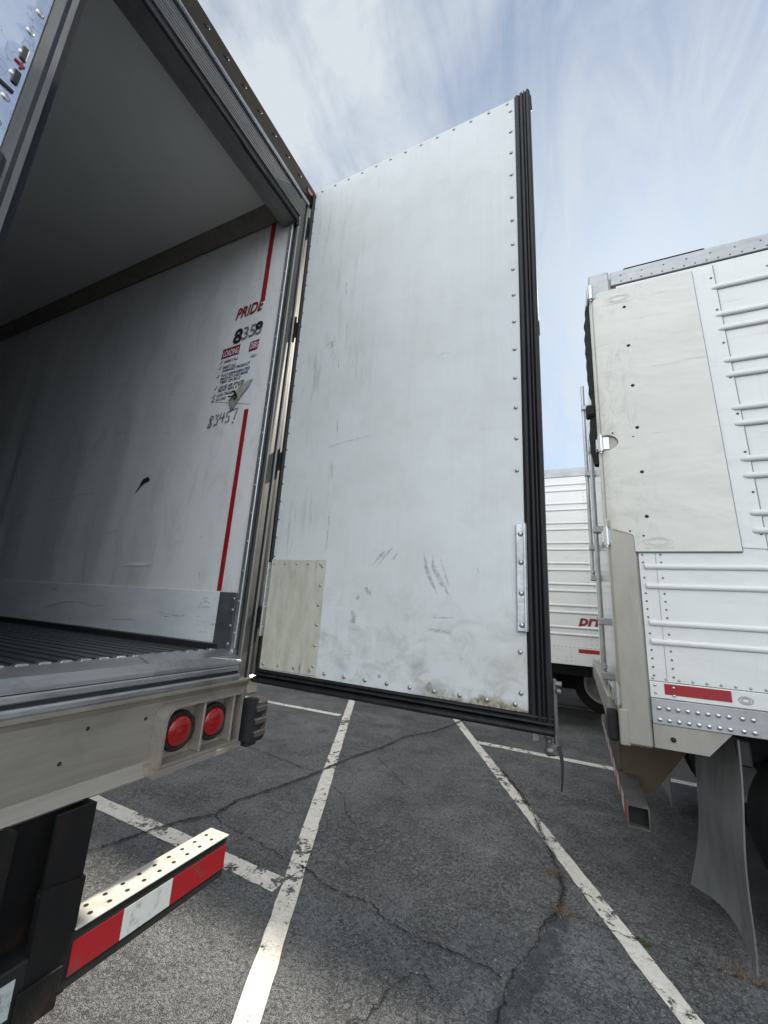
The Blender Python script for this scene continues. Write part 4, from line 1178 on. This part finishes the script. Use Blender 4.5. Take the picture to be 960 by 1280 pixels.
# mud flaps
def flap(y0):
    p = MB(); nn = 14
    rows = []
    for i in range(nn + 1):
        v = i / nn; row = []
        for j in range(9):
            u = j / 8                                     # 0 near edge, 1 far edge
            x = .742 + (-.060) * u - (.060 * v ** 2.2) * (1 - u) - .105 * v ** 1.6 * u + .035 * math.sin(math.pi * u) * v - .018 * math.sin(v * 5) * (1 - u) + .012 * math.sin(v * 7 + u * 3)
            y = y0 + .56 * u + .02 * v
            zb = .035 + .055 * u + .06 * math.sin(math.pi * u) ** 1.2
            z = 1.06 - (.19 if False else 0) + (zb - 1.06) * v
            row.append((x, y, z))
        rows.append(row)
    p.grid(rows, 0, False, True)
    bk = [[(x + .008, y, z) for x, y, z in r] for r in rows]
    p.grid([r[::-1] for r in bk], 0, False, True)
    for A, Bk in ((rows[0], bk[0]), (rows[-1], bk[-1]), ([r[0] for r in rows], [r[0] for r in bk]), ([r[-1] for r in rows], [r[-1] for r in bk])): p.grid([A, Bk], 0, False, False)
    return p
flap(2.915).build('mud_flap', 'mudflap_rubber', T2)
flap(4.84).build('mud_flap', 'mudflap_rubber', T2)
for x in (1.40, 2.65):
    wheel('wheel', (x, 3.09, .51), -1, T2); wheel('wheel', (x, 5.27, .51), 1, T2)
p = MB()
for x in (1.40, 2.65): p.tube([(x, 3.1, .51), (x, 5.27, .51)], .07, 10)
for y in (3.66, 4.70): p.box(.30, 6.0, y - .05, y + .05, .80, 1.09, 0, .01)
p.box(.74, .80, 2.93, 5.42, .93, 1.06, 0, .01)
p.build('slider_frame', 'underframe_black', T2)
for y in (3.4, 4.96):
    p = MB(); p.box(11.0, 11.14, y - .07, y + .07, .08, 1.09, 0, .01); p.box(10.93, 11.21, y - .14, y + .14, 0, .08, 0, .01)
    p.build('landing_leg', 'underframe_black', T2)

# ------------------------------------------------------------------ trailer standing across the back
Y3 = 7.0
T3 = thing('refrigerated_trailer', 'trailer standing behind the others, ribbed white side with dark red lettering low down', 'trailer', (-4.0, 8.3, 0), 'white refrigerated trailers')
X3a, X3b = -10.6, 3.2
b = MB(); b.box(X3a, X3b, Y3 + .01, Y3 + 2.6, 1.02, 3.98, 0); b.build('trailer_shell', 'trailer_white', T3)
b = MB()
b.face([(X3a, Y3, 1.24), (X3b, Y3, 1.24), (X3b, Y3, 3.90), (X3a, Y3, 3.90)], 0)
for z0 in (1.40, 1.725, 2.05, 2.375, 2.70, 3.025, 3.35, 3.675):
    for dz in (0, .105):
        m_ = MB(); ribbed(m_, Y3, X3a, X3b, z0 + dz, z0 + dz + .0001, [z0 + dz], r=.020)
        k = len(b.v); b.v += m_.v[4:]; b.f += [tuple(i - 4 + k for i in f) for f in m_.f[1:]]; b.mi += m_.mi[1:]; b.sm += m_.sm[1:]
for x in (.20, .28, -1.0, 1.4):
    for k in range(40): b.rivet((x, Y3, 1.28 + k * .065), (0, -1, 0), .006, .004, 1, 6)
b.build('side_panel', ['trailer_white', 'ink_grey'], T3)
b = MB(); b.box(X3a, X3b, Y3 - .008, Y3 + .06, 3.905, 4.05, 0, .004); b.build('top_rail', 'rail_metal', T3)
b = MB()
b.box(X3a, X3b, Y3 - .008, Y3 + .05, .965, 1.238, 0, .004)
for k in range(90): b.rivet((-2.4 + k * .055, Y3 - .008, 1.222), (0, -1, 0), .009, .006, 1, 6)
for x in (-.15, -.08, .22, .29, -.9, -.83):
    for z in (1.02, 1.075): b.rivet((x, Y3 - .008, z), (0, -1, 0), .009, .006, 1, 6)
br3 = b.build('bottom_rail', ['trailer_white', 'rail_metal'], T3)
for x in (.02, 1.3, -1.35):
    b = MB(); b.box(x, x + .29, Y3 - .0115, Y3 - .0085, 1.145, 1.20); b.build('reflective_tape', 'red_tape', br3)
b = MB(); add_text(b, 'pride', .035, Y3 - .003, 1.545, .215, 0, 0.26, 0.007, 0.98, 0.52); b.build('side_lettering', 'logo_red', T3)
for x in (.42, 1.67):
    wheel('wheel', (x, 9.28, .51), 1, T3)
for x in (1.05, 2.30):
    wheel('wheel', (x, 7.32, .51), -1, T3)
b = MB()
for x in (.42, 1.67): b.tube([(x + .3, 7.5, .51), (x, 9.2, .51)], .07, 10)
for y in (7.7, 8.9): b.box(-2.2, 3.0, y - .05, y + .05, .74, 1.02, 0, .01)
b.box(-2.2, -.35, 8.2, 9.3, .42, .95, 0, .02)  # added black boxes cover the sunlit ground beyond so the underside looks dark
b.box(-2.0, .06, 9.32, 9.56, .30, 1.0, 0, .02)
b.build('slider_frame', 'underframe_black', T3)
for y in (7.55, 9.05):
    b = MB(); b.box(-8.0, -7.86, y - .07, y + .07, .08, 1.02, 0, .01); b.box(-8.07, -7.79, y - .14, y + .14, 0, .08, 0, .01)
    b.build('landing_leg', 'underframe_black', T3)

def copy_thing(root, dx, dy, label, skip=()):
    r = root.copy(); COL.objects.link(r); r.location = (root.location.x + dx, root.location.y + dy, 0); r['label'] = label
    for ch in root.children:
        if ch.name.split('.')[0] in skip: continue
        c = ch.copy(); COL.objects.link(c); c.parent = r
        for gch in ch.children:
            q = gch.copy(); COL.objects.link(q); q.parent = c
    return r
copy_thing(T3, .4, 3.9, 'unseen trailer added behind the ribbed white trailer at the back, shading the ground', ('side_lettering',))  # unseen copy, added so the ground under the back trailer stays shaded

b = MB()
for i in range(170):
    k = rng.random()
    if k < .45:
        pts = rng.choice(list(CR.values()))[0]; q = rng.randrange(len(pts) - 1); c = Vector(pts[q]).lerp(Vector(pts[q + 1]), rng.random()) + Vector((rng.gauss(0, .05), rng.gauss(0, .05)))
    else: c = Vector((rng.uniform(-2.6, .7), rng.uniform(1.6, 5.0)))
    r = rng.uniform(.0015, .0048); n = 6
    base_ = [(c.x + r * math.cos(i_ * 6.283 / n) * rng.uniform(.7, 1.2), c.y + r * math.sin(i_ * 6.283 / n) * rng.uniform(.7, 1.2), .002) for i_ in range(n)]
    top = [(c.x + (x - c.x) * .6, c.y + (y - c.y) * .6, .003 + r * .9) for x, y, z in base_]
    b.grid([base_, top], 0, True, False); b.face(top, 0)
gr = b.build('gravel', 'grit_stone'); gr['kind'] = 'stuff'; gr['label'] = 'loose grit scattered over the asphalt'

# ------------------------------------------------------------------ weeds in the cracks
def tuft(name, x, y, n, h, spread, mat, label, cat, flat=.5):
    b = MB()
    for i in range(n):
        a = rng.uniform(0, 2 * math.pi); L = h * rng.uniform(.5, 1.2); o = Vector((rng.gauss(0, spread), rng.gauss(0, spread * .6), 0))
        d = Vector((math.cos(a), math.sin(a), 0)); w = d.cross(Vector((0, 0, 1))) * rng.uniform(.0012, .0022)
        p0 = o; p1 = o + d * L * .4 * (1 - flat) + Vector((0, 0, L * .6 * (1 - flat * .6))); p2 = o + d * L * .9 + Vector((0, 0, L * .55 * (1 - flat)))
        b.face([(x + q.x, y + q.y, .005 + max(0, q.z)) for q in (p0 - w, p0 + w, p1 + w, p1 - w)]); b.face([(x + q.x, y + q.y, .005 + max(0, q.z)) for q in (p1 - w, p1 + w, p2)])
    o = b.build(name, mat, None, (x, y, 0)); o['label'] = label; o['category'] = cat; return o
def leafy(name, x, y, label):
    b = MB()
    for i in range(26):
        a = rng.uniform(0, 6.28); d = Vector((math.cos(a), math.sin(a), rng.uniform(.1, .9))).normalized(); L = rng.uniform(.012, .03); s_ = d.cross(Vector((0, 0, 1))).normalized() * L * .35
        o = Vector((rng.gauss(0, .010), rng.gauss(0, .010), .004 + rng.uniform(0, .012)))
        b.face([(x + q.x, y + q.y, q.z) for q in (o, o + d * L * .5 + s_, o + d * L, o + d * L * .5 - s_)])
    o = b.build(name, 'weed_green', None, (x, y, 0)); o['label'] = label; o['category'] = 'weed'; return o
tuft('dry_weed', -.19, 3.34, 70, .045, .035, 'dry_grass', 'brown dried weed in the crack beside the white line, farther of two', 'weed')
tuft('dry_weed', -.145, 2.955, 60, .04, .03, 'dry_grass', 'brown dried weed where the dark cracks meet beside the white line, nearer of two', 'weed')
tuft('dry_weed', .655, 2.94, 55, .045, .04, 'dry_grass', 'brown dried weed on the asphalt under the tip of the mud flap', 'weed')
leafy('green_weed', .262, 2.935, 'small green weed growing from a crack just right of the white line')
